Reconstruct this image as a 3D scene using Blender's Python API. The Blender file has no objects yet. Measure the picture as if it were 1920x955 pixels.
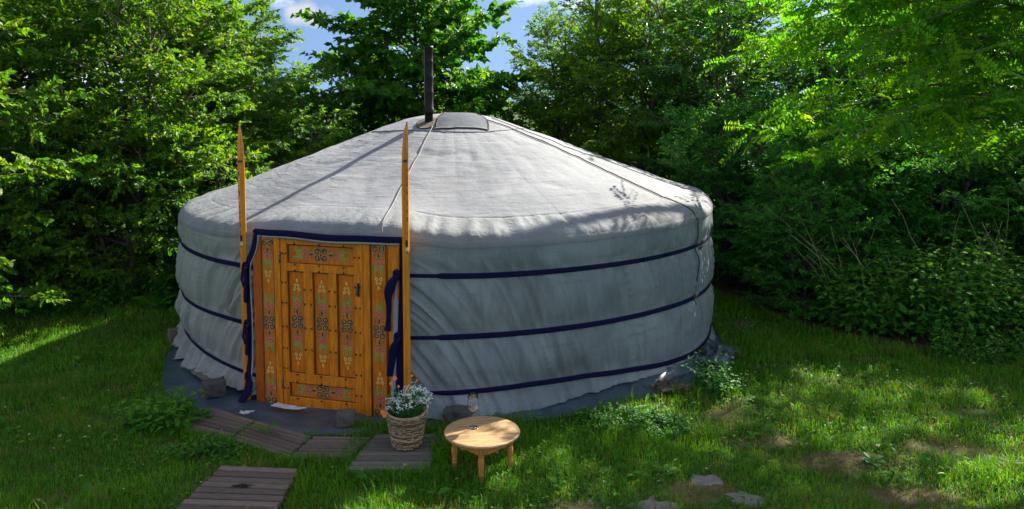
import bpy, math, random
import numpy as np
from mathutils import Vector, Matrix

# ------------------------------------------------------------------ camera, sky, sun, exposure
SC = bpy.context.scene
COL = SC.collection
SUN_DIR = np.array([0.650, 0.760, 0.0]); SUN_DIR /= np.linalg.norm(SUN_DIR)     # horizontal direction towards the sun
SUN_EL = math.radians(34.0)

cam = bpy.data.cameras.new('camera'); camo = bpy.data.objects.new('camera', cam); COL.objects.link(camo)
camo.location = (0, 0, 2.53); camo.rotation_euler = (math.pi / 2 - 0.081, 0, 0)
cam.sensor_width = 36; cam.lens = 36 * 1487.5 / 1920; cam.shift_y = -166.5 / 1920
cam.clip_start = 0.05; cam.clip_end = 3000
SC.camera = camo

sun = bpy.data.lights.new('sun', 'SUN'); sun.energy = 5.0; sun.angle = math.radians(0.5); sun.color = (1.0, 0.93, 0.80)
suno = bpy.data.objects.new('sun', sun); COL.objects.link(suno)
sd = Vector((SUN_DIR[0] * math.cos(SUN_EL), SUN_DIR[1] * math.cos(SUN_EL), math.sin(SUN_EL)))
suno.rotation_euler = sd.to_track_quat('Z', 'Y').to_euler(); suno.location = sd * 40

world = bpy.data.worlds.new('World'); SC.world = world; world.use_nodes = True
def build_world():
    nt = world.node_tree; nt.nodes.clear(); N = nt.nodes.new; L = nt.links.new
    out = N('ShaderNodeOutputWorld'); bg = N('ShaderNodeBackground'); bg.inputs[1].default_value = 0.055
    sky = N('ShaderNodeTexSky'); sky.sky_type = 'NISHITA'; sky.sun_disc = False
    sky.sun_elevation = SUN_EL; sky.sun_rotation = math.atan2(SUN_DIR[0], SUN_DIR[1])
    sky.air_density = 1.0; sky.dust_density = 0.25; sky.ozone_density = 2.2
    tc = N('ShaderNodeTexCoord')
    up = N('ShaderNodeMapping'); up.inputs['Location'].default_value = (0, 0, .42); L(tc.outputs['Generated'], up.inputs[0])
    nv = N('ShaderNodeVectorMath'); nv.operation = 'NORMALIZE'; L(up.outputs[0], nv.inputs[0]); L(nv.outputs[0], sky.inputs['Vector'])
    # scattered clouds drawn by direction, added mostly out of view to brighten the shade
    mp = N('ShaderNodeMapping'); mp.inputs['Scale'].default_value = (2.2, 2.2, 4.5); mp.inputs['Location'].default_value = (4.1, 1.2, 3.3)
    n1 = N('ShaderNodeTexNoise'); n1.inputs['Scale'].default_value = 1.1; n1.inputs['Detail'].default_value = 9; n1.inputs['Roughness'].default_value = 0.58
    r1 = N('ShaderNodeMapRange'); r1.inputs[1].default_value = 0.50; r1.inputs[2].default_value = 0.62; r1.inputs[4].default_value = 0.9; r1.clamp = True
    L(tc.outputs['Generated'], mp.inputs['Vector']); L(mp.outputs[0], n1.inputs['Vector']); L(n1.outputs[0], r1.inputs[0])
    # one compact cumulus puff
    n2 = N('ShaderNodeTexNoise'); n2.inputs['Scale'].default_value = 38; n2.inputs['Detail'].default_value = 6
    L(tc.outputs['Generated'], n2.inputs['Vector'])
    sub = N('ShaderNodeVectorMath'); sub.operation = 'SUBTRACT'; sub.inputs[1].default_value = (-0.2470, 0.9630, 0.1060)
    L(tc.outputs['Generated'], sub.inputs[0])
    sc = N('ShaderNodeVectorMath'); sc.operation = 'MULTIPLY'; sc.inputs[1].default_value = (34, 34, 56); L(sub.outputs[0], sc.inputs[0])
    ln = N('ShaderNodeVectorMath'); ln.operation = 'LENGTH'; L(sc.outputs[0], ln.inputs[0])
    ad = N('ShaderNodeMath'); ad.operation = 'MULTIPLY_ADD'; ad.inputs[1].default_value = 1.5; L(n2.outputs[0], ad.inputs[0]); L(ln.outputs['Value'], ad.inputs[2])
    r2 = N('ShaderNodeMapRange'); r2.inputs[1].default_value = 1.75; r2.inputs[2].default_value = 1.15; r2.inputs[3].default_value = 0; r2.inputs[4].default_value = 0.95; r2.clamp = True
    L(ad.outputs[0], r2.inputs[0])
    mc = N('ShaderNodeMix'); mc.data_type = 'RGBA'; mc.inputs['B'].default_value = (13.5, 13.2, 13.2, 1); L(r1.outputs[0], mc.inputs['Factor']); L(sky.outputs[0], mc.inputs['A'])
    mix = N('ShaderNodeMix'); mix.data_type = 'RGBA'; mix.inputs['B'].default_value = (4.2, 4.3, 4.6, 1)
    L(r2.outputs[0], mix.inputs['Factor']); L(mc.outputs['Result'], mix.inputs['A'])
    L(mix.outputs['Result'], bg.inputs[0]); L(bg.outputs[0], out.inputs[0])
build_world()
SC.view_settings.view_transform = 'Standard'; SC.view_settings.look = 'None'
SC.view_settings.exposure = 1.75; SC.view_settings.gamma = 1.0; SC.view_settings.use_curve_mapping = False
SC.render.engine = 'CYCLES'
SC.cycles.use_denoising = True
SC.cycles.max_bounces = 7; SC.cycles.diffuse_bounces = 4; SC.cycles.transmission_bounces = 6; SC.cycles.glossy_bounces = 3
SC.cycles.caustics_reflective = False; SC.cycles.caustics_refractive = False

# ------------------------------------------------------------------ helpers
RNG = np.random.default_rng(7)
X0, D0, RAD = -0.69, 9.08, 2.90            # yurt centre and wall radius

def _hash(ix, iy, seed):
    h = (ix.astype(np.int64) * 374761393 + iy.astype(np.int64) * 668265263 + seed * 1274126177) & 0x7fffffff
    h = ((h ^ (h >> 13)) * 1274126177) & 0x7fffffff
    h = h ^ (h >> 16)
    return (h & 0xffff) / 65535.0
def vnoise(x, y, seed=0):
    x = np.asarray(x, float); y = np.asarray(y, float); x, y = np.broadcast_arrays(x, y)
    ix = np.floor(x); iy = np.floor(y); fx = x - ix; fy = y - iy
    fx = fx * fx * fx * (fx * (fx * 6 - 15) + 10); fy = fy * fy * fy * (fy * (fy * 6 - 15) + 10)
    a = _hash(ix, iy, seed); b = _hash(ix + 1, iy, seed); c = _hash(ix, iy + 1, seed); d = _hash(ix + 1, iy + 1, seed)
    return (a * (1 - fx) + b * fx) * (1 - fy) + (c * (1 - fx) + d * fx) * fy
def fbm(x, y, seed=0, o=4, g=0.5):
    s = 0; a = 1; t = 0
    for i in range(o):
        s = s + a * vnoise(np.asarray(x) * 2 ** i + 17.3 * i, np.asarray(y) * 2 ** i + 5.1 * i, seed + i); t += a; a *= g
    return s / t
def nrm(v): return v / np.maximum(np.linalg.norm(v, axis=-1, keepdims=True), 1e-9)

def mesh_np(name, V, F3=None, F4=None, smooth=True, attr=None, midx=None):
    """mesh from numpy arrays; attr = {name: per-face float}"""
    me = bpy.data.meshes.new(name)
    V = np.ascontiguousarray(V, dtype=np.float32)
    parts = []; counts = []
    if F4 is not None and len(F4): parts.append(np.asarray(F4, np.int32).ravel()); counts.append(np.full(len(F4), 4, np.int32))
    if F3 is not None and len(F3): parts.append(np.asarray(F3, np.int32).ravel()); counts.append(np.full(len(F3), 3, np.int32))
    li = np.concatenate(parts); ct = np.concatenate(counts)
    me.vertices.add(len(V)); me.vertices.foreach_set('co', V.ravel())
    me.loops.add(len(li)); me.loops.foreach_set('vertex_index', li)
    me.polygons.add(len(ct)); st = np.concatenate([[0], np.cumsum(ct)[:-1]]).astype(np.int32)
    me.polygons.foreach_set('loop_start', st); me.polygons.foreach_set('loop_total', ct)
    me.polygons.foreach_set('use_smooth', np.full(len(ct), smooth))
    if midx is not None: me.polygons.foreach_set('material_index', np.asarray(midx, np.int32))
    if attr:
        for k, v in attr.items():
            a = me.attributes.new(k, 'FLOAT', 'FACE'); a.data.foreach_set('value', np.asarray(v, np.float32))
    me.update(calc_edges=True)
    return me

class MB:
    """collects shapes, becomes ONE mesh object"""
    def __init__(s): s.V = []; s.F3 = []; s.F4 = []; s.m3 = []; s.m4 = []; s.n = 0; s.mi = 0
    def add(s, V, F4=(), F3=()):
        V = np.asarray(V, float).reshape(-1, 3); s.V.append(V)
        if len(F4): s.F4.append(np.asarray(F4, int) + s.n); s.m4 += [s.mi] * len(F4)
        if len(F3): s.F3.append(np.asarray(F3, int) + s.n); s.m3 += [s.mi] * len(F3)
        s.n += len(V)
    def box(s, c, d, M=None, taper=1.0):
        x, y, z = np.asarray(d) / 2
        V = np.array([[i * x * (taper if k > 0 else 1), j * y * (taper if k > 0 else 1), k * z] for k in (-1, 1) for j in (-1, 1) for i in (-1, 1)])
        if M is not None: V = V @ np.asarray(M).T
        s.add(V + np.asarray(c), [(0, 2, 3, 1), (4, 5, 7, 6), (0, 1, 5, 4), (2, 6, 7, 3), (0, 4, 6, 2), (1, 3, 7, 5)])
    def bbox(s, c, d, b=0.004, M=None):
        """box with chamfered edges"""
        x, y, z = np.asarray(d) / 2; b = min(b, x * .9, y * .9, z * .9)
        V = []
        for sx in (-1, 1):
            for sy in (-1, 1):
                for sz in (-1, 1):
                    V += [(sx * (x - b), sy * (y - b), sz * z), (sx * (x - b), sy * y, sz * (z - b)), (sx * x, sy * (y - b), sz * (z - b))]
        V = np.array(V)
        id = lambda sx, sy, sz, k: ((sx > 0) * 4 + (sy > 0) * 2 + (sz > 0)) * 3 + k
        F4 = []; F3 = []
        for q in (-1, 1):
            F4.append([id(-1, -1, q, 0), id(1, -1, q, 0), id(1, 1, q, 0), id(-1, 1, q, 0)])
            F4.append([id(-1, q, -1, 1), id(1, q, -1, 1), id(1, q, 1, 1), id(-1, q, 1, 1)])
            F4.append([id(q, -1, -1, 2), id(q, 1, -1, 2), id(q, 1, 1, 2), id(q, -1, 1, 2)])
        for a in (-1, 1):
            for c2 in (-1, 1):
                F4.append([id(-1, a, c2, 0), id(1, a, c2, 0), id(1, a, c2, 1), id(-1, a, c2, 1)])
                F4.append([id(a, -1, c2, 0), id(a, 1, c2, 0), id(a, 1, c2, 2), id(a, -1, c2, 2)])
                F4.append([id(a, c2, -1, 1), id(a, c2, 1, 1), id(a, c2, 1, 2), id(a, c2, -1, 2)])
                for e in (-1, 1): F3.append([id(a, c2, e, 0), id(a, c2, e, 1), id(a, c2, e, 2)])
        if M is not None: V = V @ np.asarray(M).T
        s.add(V + np.asarray(c), F4, F3)
    def tube(s, P, r, n=6, cap=True, flat=None):
        P = np.asarray(P, float); m = len(P); r = np.broadcast_to(np.asarray(r, float), (m,))
        T = nrm(np.gradient(P, axis=0)); ref = np.array([0, 0, 1.0]) if abs(T[:, 2]).mean() < .8 else np.array([1.0, 0, 0])
        A = nrm(np.cross(T, ref)); B = np.cross(T, A)
        th = np.arange(n) / n * 2 * np.pi
        fa = 1.0 if flat is None else flat
        V = P[:, None] + r[:, None, None] * (np.cos(th)[None, :, None] * A[:, None] + fa * np.sin(th)[None, :, None] * B[:, None])
        F = [(i * n + j, i * n + (j + 1) % n, (i + 1) * n + (j + 1) % n, (i + 1) * n + j) for i in range(m - 1) for j in range(n)]
        V = V.reshape(-1, 3); F3 = []
        if cap:
            V = np.vstack([V, P[0], P[-1]]); a = m * n
            F3 = [(a, (j + 1) % n, j) for j in range(n)] + [(a + 1, (m - 1) * n + j, (m - 1) * n + (j + 1) % n) for j in range(n)]
        s.add(V, F, F3)
    def lathe(s, prof, c=(0, 0, 0), n=32):
        prof = np.asarray(prof, float); th = np.arange(n) / n * 2 * np.pi; m = len(prof)
        V = np.stack([prof[:, 0, None] * np.cos(th), prof[:, 0, None] * np.sin(th), np.repeat(prof[:, 1, None], n, 1)], -1).reshape(-1, 3)
        F = [(i * n + j, i * n + (j + 1) % n, (i + 1) * n + (j + 1) % n, (i + 1) * n + j) for i in range(m - 1) for j in range(n)]
        s.add(V + np.asarray(c), F)
    def grid(s, V):
        """V: (a,b,3)"""
        a, b = V.shape[:2]; I = np.arange(a * b).reshape(a, b)
        F = np.stack([I[:-1, :-1], I[1:, :-1], I[1:, 1:], I[:-1, 1:]], -1).reshape(-1, 4)
        s.add(V.reshape(-1, 3), F)
    def slab(s, V, t, N=None):
        """grid thickened by t along N (default up)"""
        V = np.asarray(V, float); N = np.array([0, 0, 1.0]) if N is None else N
        a, b = V.shape[:2]; I = np.arange(a * b).reshape(a, b); J = I + a * b
        F = [np.stack([I[:-1, :-1], I[1:, :-1], I[1:, 1:], I[:-1, 1:]], -1).reshape(-1, 4), np.stack([J[:-1, :-1], J[:-1, 1:], J[1:, 1:], J[1:, :-1]], -1).reshape(-1, 4)]
        for e in (I[0], I[-1], I[:, 0], I[:, -1]):
            F.append(np.stack([e[:-1], e[1:], e[1:] + a * b, e[:-1] + a * b], -1))
        s.add(np.vstack([V.reshape(-1, 3), (V + N * t).reshape(-1, 3)]), np.vstack(F))
    def build(s, name, mats, parent=None, smooth=False):
        V = np.vstack(s.V); F3 = np.vstack(s.F3) if s.F3 else None; F4 = np.vstack(s.F4) if s.F4 else None
        me = mesh_np(name, V, F3, F4, smooth, midx=s.m4 + s.m3)
        return link(name, me, mats, parent)

def link(name, me, mats, parent=None):
    for m in (mats if isinstance(mats, (list, tuple)) else [mats]): me.materials.append(m)
    o = bpy.data.objects.new(name, me); COL.objects.link(o)
    if parent is not None: o.parent = parent
    if name in ('crown', 'foliage', 'stems', 'blossoms', 'soot_mark'): o['kind'] = 'stuff'
    return o
def empty(name, loc=(0, 0, 0), rz=0):
    o = bpy.data.objects.new(name, None); o.location = loc; o.rotation_euler = (0, 0, rz); o.empty_display_size = .2; COL.objects.link(o); return o
def tag(o, label=None, cat=None, group=None, kind=None):
    if label: o['label'] = label
    if cat: o['category'] = cat
    if group: o['group'] = group
    if kind: o['kind'] = kind
    return o

# ------------------------------------------------------------------ materials
def mat(name):
    m = bpy.data.materials.new(name); m.use_nodes = True; nt = m.node_tree; nt.nodes.clear()
    return m, nt, nt.nodes.new, nt.links.new
def ramp(nt, stops):
    r = nt.nodes.new('ShaderNodeValToRGB'); e = r.color_ramp.elements
    while len(e) < len(stops): e.new(0.5)
    for k, (p, c) in enumerate(stops): e[k].position = p; e[k].color = (*c, 1)
    return r
def simple(name, c, rough=0.6, var=0.25, scale=12, bump=0.0, bscale=60, metal=0, spec=0.4, stretch=(1, 1, 1), objvar=0):
    m, nt, N, L = mat(name)
    o = N('ShaderNodeOutputMaterial'); p = N('ShaderNodeBsdfPrincipled'); tc = N('ShaderNodeTexCoord'); mp = N('ShaderNodeMapping')
    mp.inputs['Scale'].default_value = stretch; L(tc.outputs['Object'], mp.inputs[0])
    n = N('ShaderNodeTexNoise'); n.inputs['Scale'].default_value = scale; n.inputs['Detail'].default_value = 6; n.inputs['Roughness'].default_value = .65; L(mp.outputs[0], n.inputs[0])
    c = np.array(c); r = ramp(nt, [(.3, c * (1 - var)), (.7, np.minimum(c * (1 + var), 1))]); L(n.outputs[0], r.inputs[0])
    if objvar:
        oi = N('ShaderNodeObjectInfo'); mr = N('ShaderNodeMapRange'); mr.inputs[3].default_value = 1 - objvar; mr.inputs[4].default_value = 1 + objvar; L(oi.outputs['Random'], mr.inputs[0])
        mu = N('ShaderNodeVectorMath'); mu.operation = 'SCALE'; L(r.outputs[0], mu.inputs[0]); L(mr.outputs[0], mu.inputs['Scale']); L(mu.outputs[0], p.inputs['Base Color'])
        ad = N('ShaderNodeVectorMath'); ad.operation = 'ADD'; L(tc.outputs['Object'], ad.inputs[0]); cb = N('ShaderNodeCombineXYZ'); m9 = N('ShaderNodeMath'); m9.operation = 'MULTIPLY'; m9.inputs[1].default_value = 37; L(oi.outputs['Random'], m9.inputs[0]); L(m9.outputs[0], cb.inputs[0]); L(cb.outputs[0], ad.inputs[1]); L(ad.outputs[0], mp.inputs[0])
    else: L(r.outputs[0], p.inputs['Base Color'])
    p.inputs['Roughness'].default_value = rough; p.inputs['Metallic'].default_value = metal; p.inputs['Specular IOR Level'].default_value = spec
    if bump:
        b = N('ShaderNodeBump'); b.inputs['Strength'].default_value = bump; b.inputs['Distance'].default_value = .01
        n2 = N('ShaderNodeTexNoise'); n2.inputs['Scale'].default_value = bscale; n2.inputs['Detail'].default_value = 4; L(mp.outputs[0], n2.inputs[0]); L(n2.outputs[0], b.inputs['Height']); L(b.outputs[0], p.inputs['Normal'])
    L(p.outputs[0], o.inputs[0]); return m

def leaf_mat(name, dark, mid, light, trans=0.45, rough=0.5, tcol=None, spec=.35):
    m, nt, N, L = mat(name)
    o = N('ShaderNodeOutputMaterial'); p = N('ShaderNodeBsdfPrincipled'); a = N('ShaderNodeAttribute'); a.attribute_name = 'tint'
    r = ramp(nt, [(0, dark), (.5, mid), (1, light)]); L(a.outputs['Fac'], r.inputs[0])
    L(r.outputs[0], p.inputs['Base Color']); p.inputs['Roughness'].default_value = rough; p.inputs['Specular IOR Level'].default_value = spec
    t = N('ShaderNodeBsdfTranslucent'); mu = N('ShaderNodeMix'); mu.data_type = 'RGBA'; mu.blend_type = 'MULTIPLY'; mu.inputs['Factor'].default_value = 1
    mu.inputs['B'].default_value = (*(tcol or (1.7, 1.55, .5)), 1); L(r.outputs[0], mu.inputs['A']); L(mu.outputs['Result'], t.inputs[0])
    mx = N('ShaderNodeMixShader'); mx.inputs[0].default_value = trans; L(p.outputs[0], mx.inputs[1]); L(t.outputs[0], mx.inputs[2]); L(mx.outputs[0], o.inputs[0])
    return m

def canvas_mat(name, c1, c2, stain, amount, bump=.35, wr=(3, 3, 34), hz=(1.6, 1.6, 17), left=None):
    m, nt, N, L = mat(name)
    o = N('ShaderNodeOutputMaterial'); p = N('ShaderNodeBsdfPrincipled'); tc = N('ShaderNodeTexCoord')
    n1 = N('ShaderNodeTexNoise'); n1.inputs['Scale'].default_value = 1.3; n1.inputs['Detail'].default_value = 7; n1.inputs['Roughness'].default_value = .6; L(tc.outputs['Object'], n1.inputs[0])
    r1 = ramp(nt, [(.32, c1), (.68, c2)]); L(n1.outputs[0], r1.inputs[0])
    mp = N('ShaderNodeMapping'); mp.inputs['Scale'].default_value = (7, 7, 1.6); L(tc.outputs['Object'], mp.inputs[0])
    n2 = N('ShaderNodeTexNoise'); n2.inputs['Scale'].default_value = 1; n2.inputs['Detail'].default_value = 8; n2.inputs['Roughness'].default_value = .7; L(mp.outputs[0], n2.inputs[0])
    n3 = N('ShaderNodeTexNoise'); n3.inputs['Scale'].default_value = .9; n3.inputs['Detail'].default_value = 3; L(tc.outputs['Object'], n3.inputs[0])
    a = N('ShaderNodeMath'); a.operation = 'MULTIPLY'; L(n2.outputs[0], a.inputs[0]); L(n3.outputs[0], a.inputs[1])
    rs = N('ShaderNodeMapRange'); rs.inputs[1].default_value = .22; rs.inputs[2].default_value = .46; rs.inputs[4].default_value = amount; rs.clamp = True; L(a.outputs[0], rs.inputs[0])
    mx = N('ShaderNodeMix'); mx.data_type = 'RGBA'; mx.inputs['B'].default_value = (*stain, 1); L(rs.outputs[0], mx.inputs['Factor']); L(r1.outputs[0], mx.inputs['A'])
    if left:   # left of the door: beige cloth, lightened in colour for more open skylight
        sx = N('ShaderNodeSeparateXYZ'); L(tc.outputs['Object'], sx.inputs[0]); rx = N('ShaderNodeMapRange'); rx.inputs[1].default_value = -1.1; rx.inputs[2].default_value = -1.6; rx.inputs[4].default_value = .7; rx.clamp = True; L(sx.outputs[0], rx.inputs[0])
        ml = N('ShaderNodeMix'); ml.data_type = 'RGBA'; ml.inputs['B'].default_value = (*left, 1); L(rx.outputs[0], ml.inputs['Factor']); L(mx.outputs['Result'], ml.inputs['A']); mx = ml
    # brown bands where the cloth has been folded and wet
    mh = N('ShaderNodeMapping'); mh.inputs['Scale'].default_value = hz; L(tc.outputs['Object'], mh.inputs[0])
    nh = N('ShaderNodeTexNoise'); nh.inputs['Scale'].default_value = 1; nh.inputs['Detail'].default_value = 7; nh.inputs['Roughness'].default_value = .7; L(mh.outputs[0], nh.inputs[0])
    rh = N('ShaderNodeMapRange'); rh.inputs[1].default_value = .56; rh.inputs[2].default_value = .74; rh.inputs[4].default_value = amount * .8; rh.clamp = True; L(nh.outputs[0], rh.inputs[0])
    mh2 = N('ShaderNodeMix'); mh2.data_type = 'RGBA'; mh2.inputs['B'].default_value = (stain[0] * 1.25, stain[1] * 1.12, stain[2] * .95, 1); L(rh.outputs[0], mh2.inputs['Factor']); L(mx.outputs['Result'], mh2.inputs['A']); mx = mh2
    # specks of mildew
    n4 = N('ShaderNodeTexNoise'); n4.inputs['Scale'].default_value = 26; n4.inputs['Detail'].default_value = 5; n4.inputs['Roughness'].default_value = .7; L(tc.outputs['Object'], n4.inputs[0])
    r4 = N('ShaderNodeMapRange'); r4.inputs[1].default_value = .66; r4.inputs[2].default_value = .78; r4.inputs[4].default_value = .45; r4.clamp = True; L(n4.outputs[0], r4.inputs[0])
    m2 = N('ShaderNodeMix'); m2.data_type = 'RGBA'; m2.inputs['B'].default_value = (*(np.array(stain) * .6), 1); L(r4.outputs[0], m2.inputs['Factor']); L(mx.outputs['Result'], m2.inputs['A'])
    L(m2.outputs['Result'], p.inputs['Base Color']); p.inputs['Roughness'].default_value = .85; p.inputs['Specular IOR Level'].default_value = .2
    b = N('ShaderNodeBump'); b.inputs['Strength'].default_value = bump; b.inputs['Distance'].default_value = .012
    n5 = N('ShaderNodeTexNoise'); n5.inputs['Scale'].default_value = 22; n5.inputs['Detail'].default_value = 7; n5.inputs['Roughness'].default_value = .6; L(tc.outputs['Object'], n5.inputs[0])
    mw = N('ShaderNodeMapping'); mw.inputs['Scale'].default_value = wr; L(tc.outputs['Object'], mw.inputs[0])
    n6 = N('ShaderNodeTexNoise'); n6.inputs['Scale'].default_value = 1; n6.inputs['Detail'].default_value = 5; n6.inputs['Distortion'].default_value = .6; L(mw.outputs[0], n6.inputs[0])
    b2 = N('ShaderNodeBump'); b2.inputs['Strength'].default_value = bump * 1.3; b2.inputs['Distance'].default_value = .02; L(n6.outputs[0], b2.inputs['Height']); L(b2.outputs[0], b.inputs['Normal'])
    L(n5.outputs[0], b.inputs['Height']); L(b.outputs[0], p.inputs['Normal']); L(p.outputs[0], o.inputs[0]); return m

M = {}
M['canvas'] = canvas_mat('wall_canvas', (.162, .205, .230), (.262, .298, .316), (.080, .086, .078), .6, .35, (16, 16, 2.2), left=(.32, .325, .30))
M['roof'] = canvas_mat('roof_canvas', (.183, .194, .214), (.247, .257, .278), (.118, .122, .130), .55, .42, (2.5, 2.5, 30), (2, 2, 3))
M['valance'] = canvas_mat('valance_canvas', (.175, .192, .206), (.240, .252, .264), (.095, .097, .094), .45, .35, (14, 14, 2.2))
M['lining'] = simple('white_cloth', (.28, .30, .31), .85, .12, 6, .3, 40)
M['navy'] = simple('navy_webbing', (.003, .003, .038), .8, .35, 30, .35, 260, spec=.2)
M['tarp'] = simple('grey_blue_pvc', (.046, .074, .102), .4, .3, 5, .25, 14, spec=.45)
M['patch'] = simple('grey_vinyl', (.065, .072, .085), .5, .35, 9, .25, 30)
M['pipe'] = simple('black_pipe', (.005, .005, .006), .55, .4, 20, .1, 60, spec=.3)
M['rust'] = simple('rusty_sheet', (.075, .06, .048), .75, .4, 30, .2, 60)
M['rope_l'] = simple('pale_rope', (.26, .25, .22), .9, .3, 60, .3, 200)
M['rope_d'] = simple('dark_rope', (.05, .045, .04), .9, .3, 60, .3, 200)
M['orange'] = simple('orange_paint', (.62, .188, .004), .45, .38, 7, .22, 40, stretch=(6, 6, .8), spec=.4)
M['orange2'] = simple('orange_panel_paint', (.56, .150, .004), .45, .34, 9, .2, 40, stretch=(5, 5, .8), spec=.4)
M['orange3'] = simple('red_orange_paint', (.42, .085, .006), .45, .22, 9, .1, 40, stretch=(5, 5, .8))
M['o_black'] = simple('ornament_black', (.018, .014, .012), .6, .2)
M['o_white'] = simple('ornament_cream', (.62, .52, .27), .6, .15)
M['o_pink'] = simple('ornament_pink', (.46, .045, .065), .6, .2)
M['o_green'] = simple('ornament_green', (.055, .30, .055), .6, .2)
M['o_blue'] = simple('ornament_blue', (.02, .045, .11), .6, .2)
M['o_yellow'] = simple('ornament_yellow', (.80, .48, .06), .6, .15)
M['metal'] = simple('old_steel', (.16, .14, .12), .5, .3, 30, metal=.8)
M['ski'] = simple('orange_ski', (.64, .225, .006), .4, .28, 7, stretch=(4, 4, .5), spec=.5)
M['plank'] = simple('weathered_plank', (.135, .105, .088), .8, .35, 14, .45, 50, stretch=(1.2, 14, 8), spec=.25, objvar=.35)
M['plank_g'] = simple('grey_plank', (.14, .13, .11), .85, .3, 14, .45, 50, stretch=(1.2, 14, 8), spec=.2, objvar=.3)
M['soot'] = simple('black_soot', (.006, .006, .007), .9, .3, 40)
M['wicker'] = simple('wicker', (.36, .27, .17), .65, .4, 40, .2, 150, objvar=.35)
M['wicker_d'] = simple('wicker_dark', (.15, .095, .05), .7, .35, 40, .2, 150)
M['soil'] = simple('potting_soil', (.03, .022, .015), .95, .4, 50, .6, 90)
M['table'] = simple('varnished_pine', (.40, .255, .12), .38, .45, 5, .06, 60, stretch=(1.2, 9, 3), spec=.5)
M['table_leg'] = simple('turned_pine', (.46, .20, .05), .45, .3, 18, .08, 80, stretch=(4, 4, 1))
M['stone'] = simple('field_stone', (.07, .068, .062), .9, .35, 14, .6, 30)
M['concrete'] = simple('concrete', (.095, .092, .085), .92, .3, 20, .5, 60)
M['brick'] = simple('pale_brick', (.15, .115, .09), .92, .3, 20, .5, 60)
M['flag'] = simple('flagstone', (.165, .155, .138), .9, .25, 10, .5, 40)
M['paper'] = simple('white_paper', (.5, .5, .51), .8, .08, 8, .2, 30)
M['litter'] = simple('dirt_litter', (.10, .065, .045), .95, .4, 60, .6, 120)
M['bark'] = simple('grey_bark', (.11, .095, .075), .9, .4, 12, .6, 50, stretch=(3, 3, .7))
M['bark_l'] = simple('pale_bark', (.20, .175, .125), .9, .35, 12, .6, 50, stretch=(3, 3, .7))
M['dry'] = simple('dry_stalk', (.50, .43, .30), .85, .25, 20)
M['hornbeam'] = leaf_mat('leaf_hornbeam', (.036, .130, .006), (.078, .195, .008), (.165, .265, .012), .52)
M['maple'] = leaf_mat('leaf_maple', (.028, .140, .008), (.052, .190, .010), (.120, .245, .014), .50)
M['birch'] = leaf_mat('leaf_birch', (.048, .165, .010), (.090, .225, .012), (.175, .285, .016), .52)
M['dark'] = leaf_mat('leaf_dark', (.028, .130, .020), (.050, .180, .022), (.110, .235, .026), .42, .42, spec=.45)
M['privet'] = leaf_mat('leaf_privet', (.030, .165, .024), (.050, .220, .030), (.105, .280, .032), .40, .52, spec=.25)
M['locust'] = leaf_mat('leaf_locust', (.042, .190, .003), (.080, .255, .004), (.175, .330, .008), .58, .5, (2.0, 1.75, .45))
M['nettle'] = leaf_mat('leaf_nettle', (.032, .180, .024), (.064, .245, .026), (.170, .320, .028), .42, .55, spec=.25)
M['weed'] = leaf_mat('leaf_weed', (.026, .150, .008), (.048, .205, .010), (.110, .265, .016), .4, .5, spec=.25)
M['alyssum'] = leaf_mat('leaf_alyssum', (.035, .085, .03), (.055, .115, .04), (.08, .15, .05), .3)
M['grass'] = leaf_mat('grass_blades', (.27, .21, .065), (.038, .190, .005), (.155, .370, .012), .44, .5, (1.5, 1.4, .4))
M['fallen'] = leaf_mat('leaf_sparkle', (.16, .10, .04), (.34, .26, .12), (.62, .60, .48), .2, .7, (1, 1, 1))
M['stem'] = simple('green_stem', (.03, .07, .02), .6, .3)
M['petal_w'] = simple('white_petal', (.72, .74, .72), .7, .08, 30)
M['petal_o'] = simple('orange_petal', (.75, .17, .015), .6, .2, 30)

def ground_mat():
    m, nt, N, L = mat('lawn_soil')
    o = N('ShaderNodeOutputMaterial'); p = N('ShaderNodeBsdfPrincipled'); tc = N('ShaderNodeTexCoord')
    a = N('ShaderNodeAttribute'); a.attribute_name = 'bare'
    n = N('ShaderNodeTexNoise'); n.inputs['Scale'].default_value = 9; n.inputs['Detail'].default_value = 9; n.inputs['Roughness'].default_value = .7; L(tc.outputs['Object'], n.inputs[0])
    g = ramp(nt, [(.3, (.014, .048, .006)), (.55, (.028, .080, .009)), (.75, (.07, .075, .022))]); L(n.outputs[0], g.inputs[0])
    s = ramp(nt, [(.3, (.06, .047, .028)), (.55, (.12, .092, .052)), (.75, (.20, .16, .095))]); L(n.outputs[0], s.inputs[0])
    n2 = N('ShaderNodeTexNoise'); n2.inputs['Scale'].default_value = 28; n2.inputs['Detail'].default_value = 5; L(tc.outputs['Object'], n2.inputs[0])
    ma = N('ShaderNodeMath'); ma.operation = 'MULTIPLY_ADD'; ma.inputs[1].default_value = .7; L(n2.outputs[0], ma.inputs[0]); L(a.outputs['Fac'], ma.inputs[2])
    mr = N('ShaderNodeMapRange'); mr.inputs[1].default_value = .6; mr.inputs[2].default_value = 1.0; mr.clamp = True; L(ma.outputs[0], mr.inputs[0])
    mx = N('ShaderNodeMix'); mx.data_type = 'RGBA'; L(mr.outputs[0], mx.inputs['Factor']); L(g.outputs[0], mx.inputs['A']); L(s.outputs[0], mx.inputs['B'])
    L(mx.outputs['Result'], p.inputs['Base Color']); p.inputs['Roughness'].default_value = .95; p.inputs['Specular IOR Level'].default_value = .1
    b = N('ShaderNodeBump'); b.inputs['Strength'].default_value = .7; b.inputs['Distance'].default_value = .02; L(n2.outputs[0], b.inputs['Height']); L(b.outputs[0], p.inputs['Normal'])
    L(p.outputs[0], o.inputs[0]); return m
M['ground'] = ground_mat()
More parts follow.
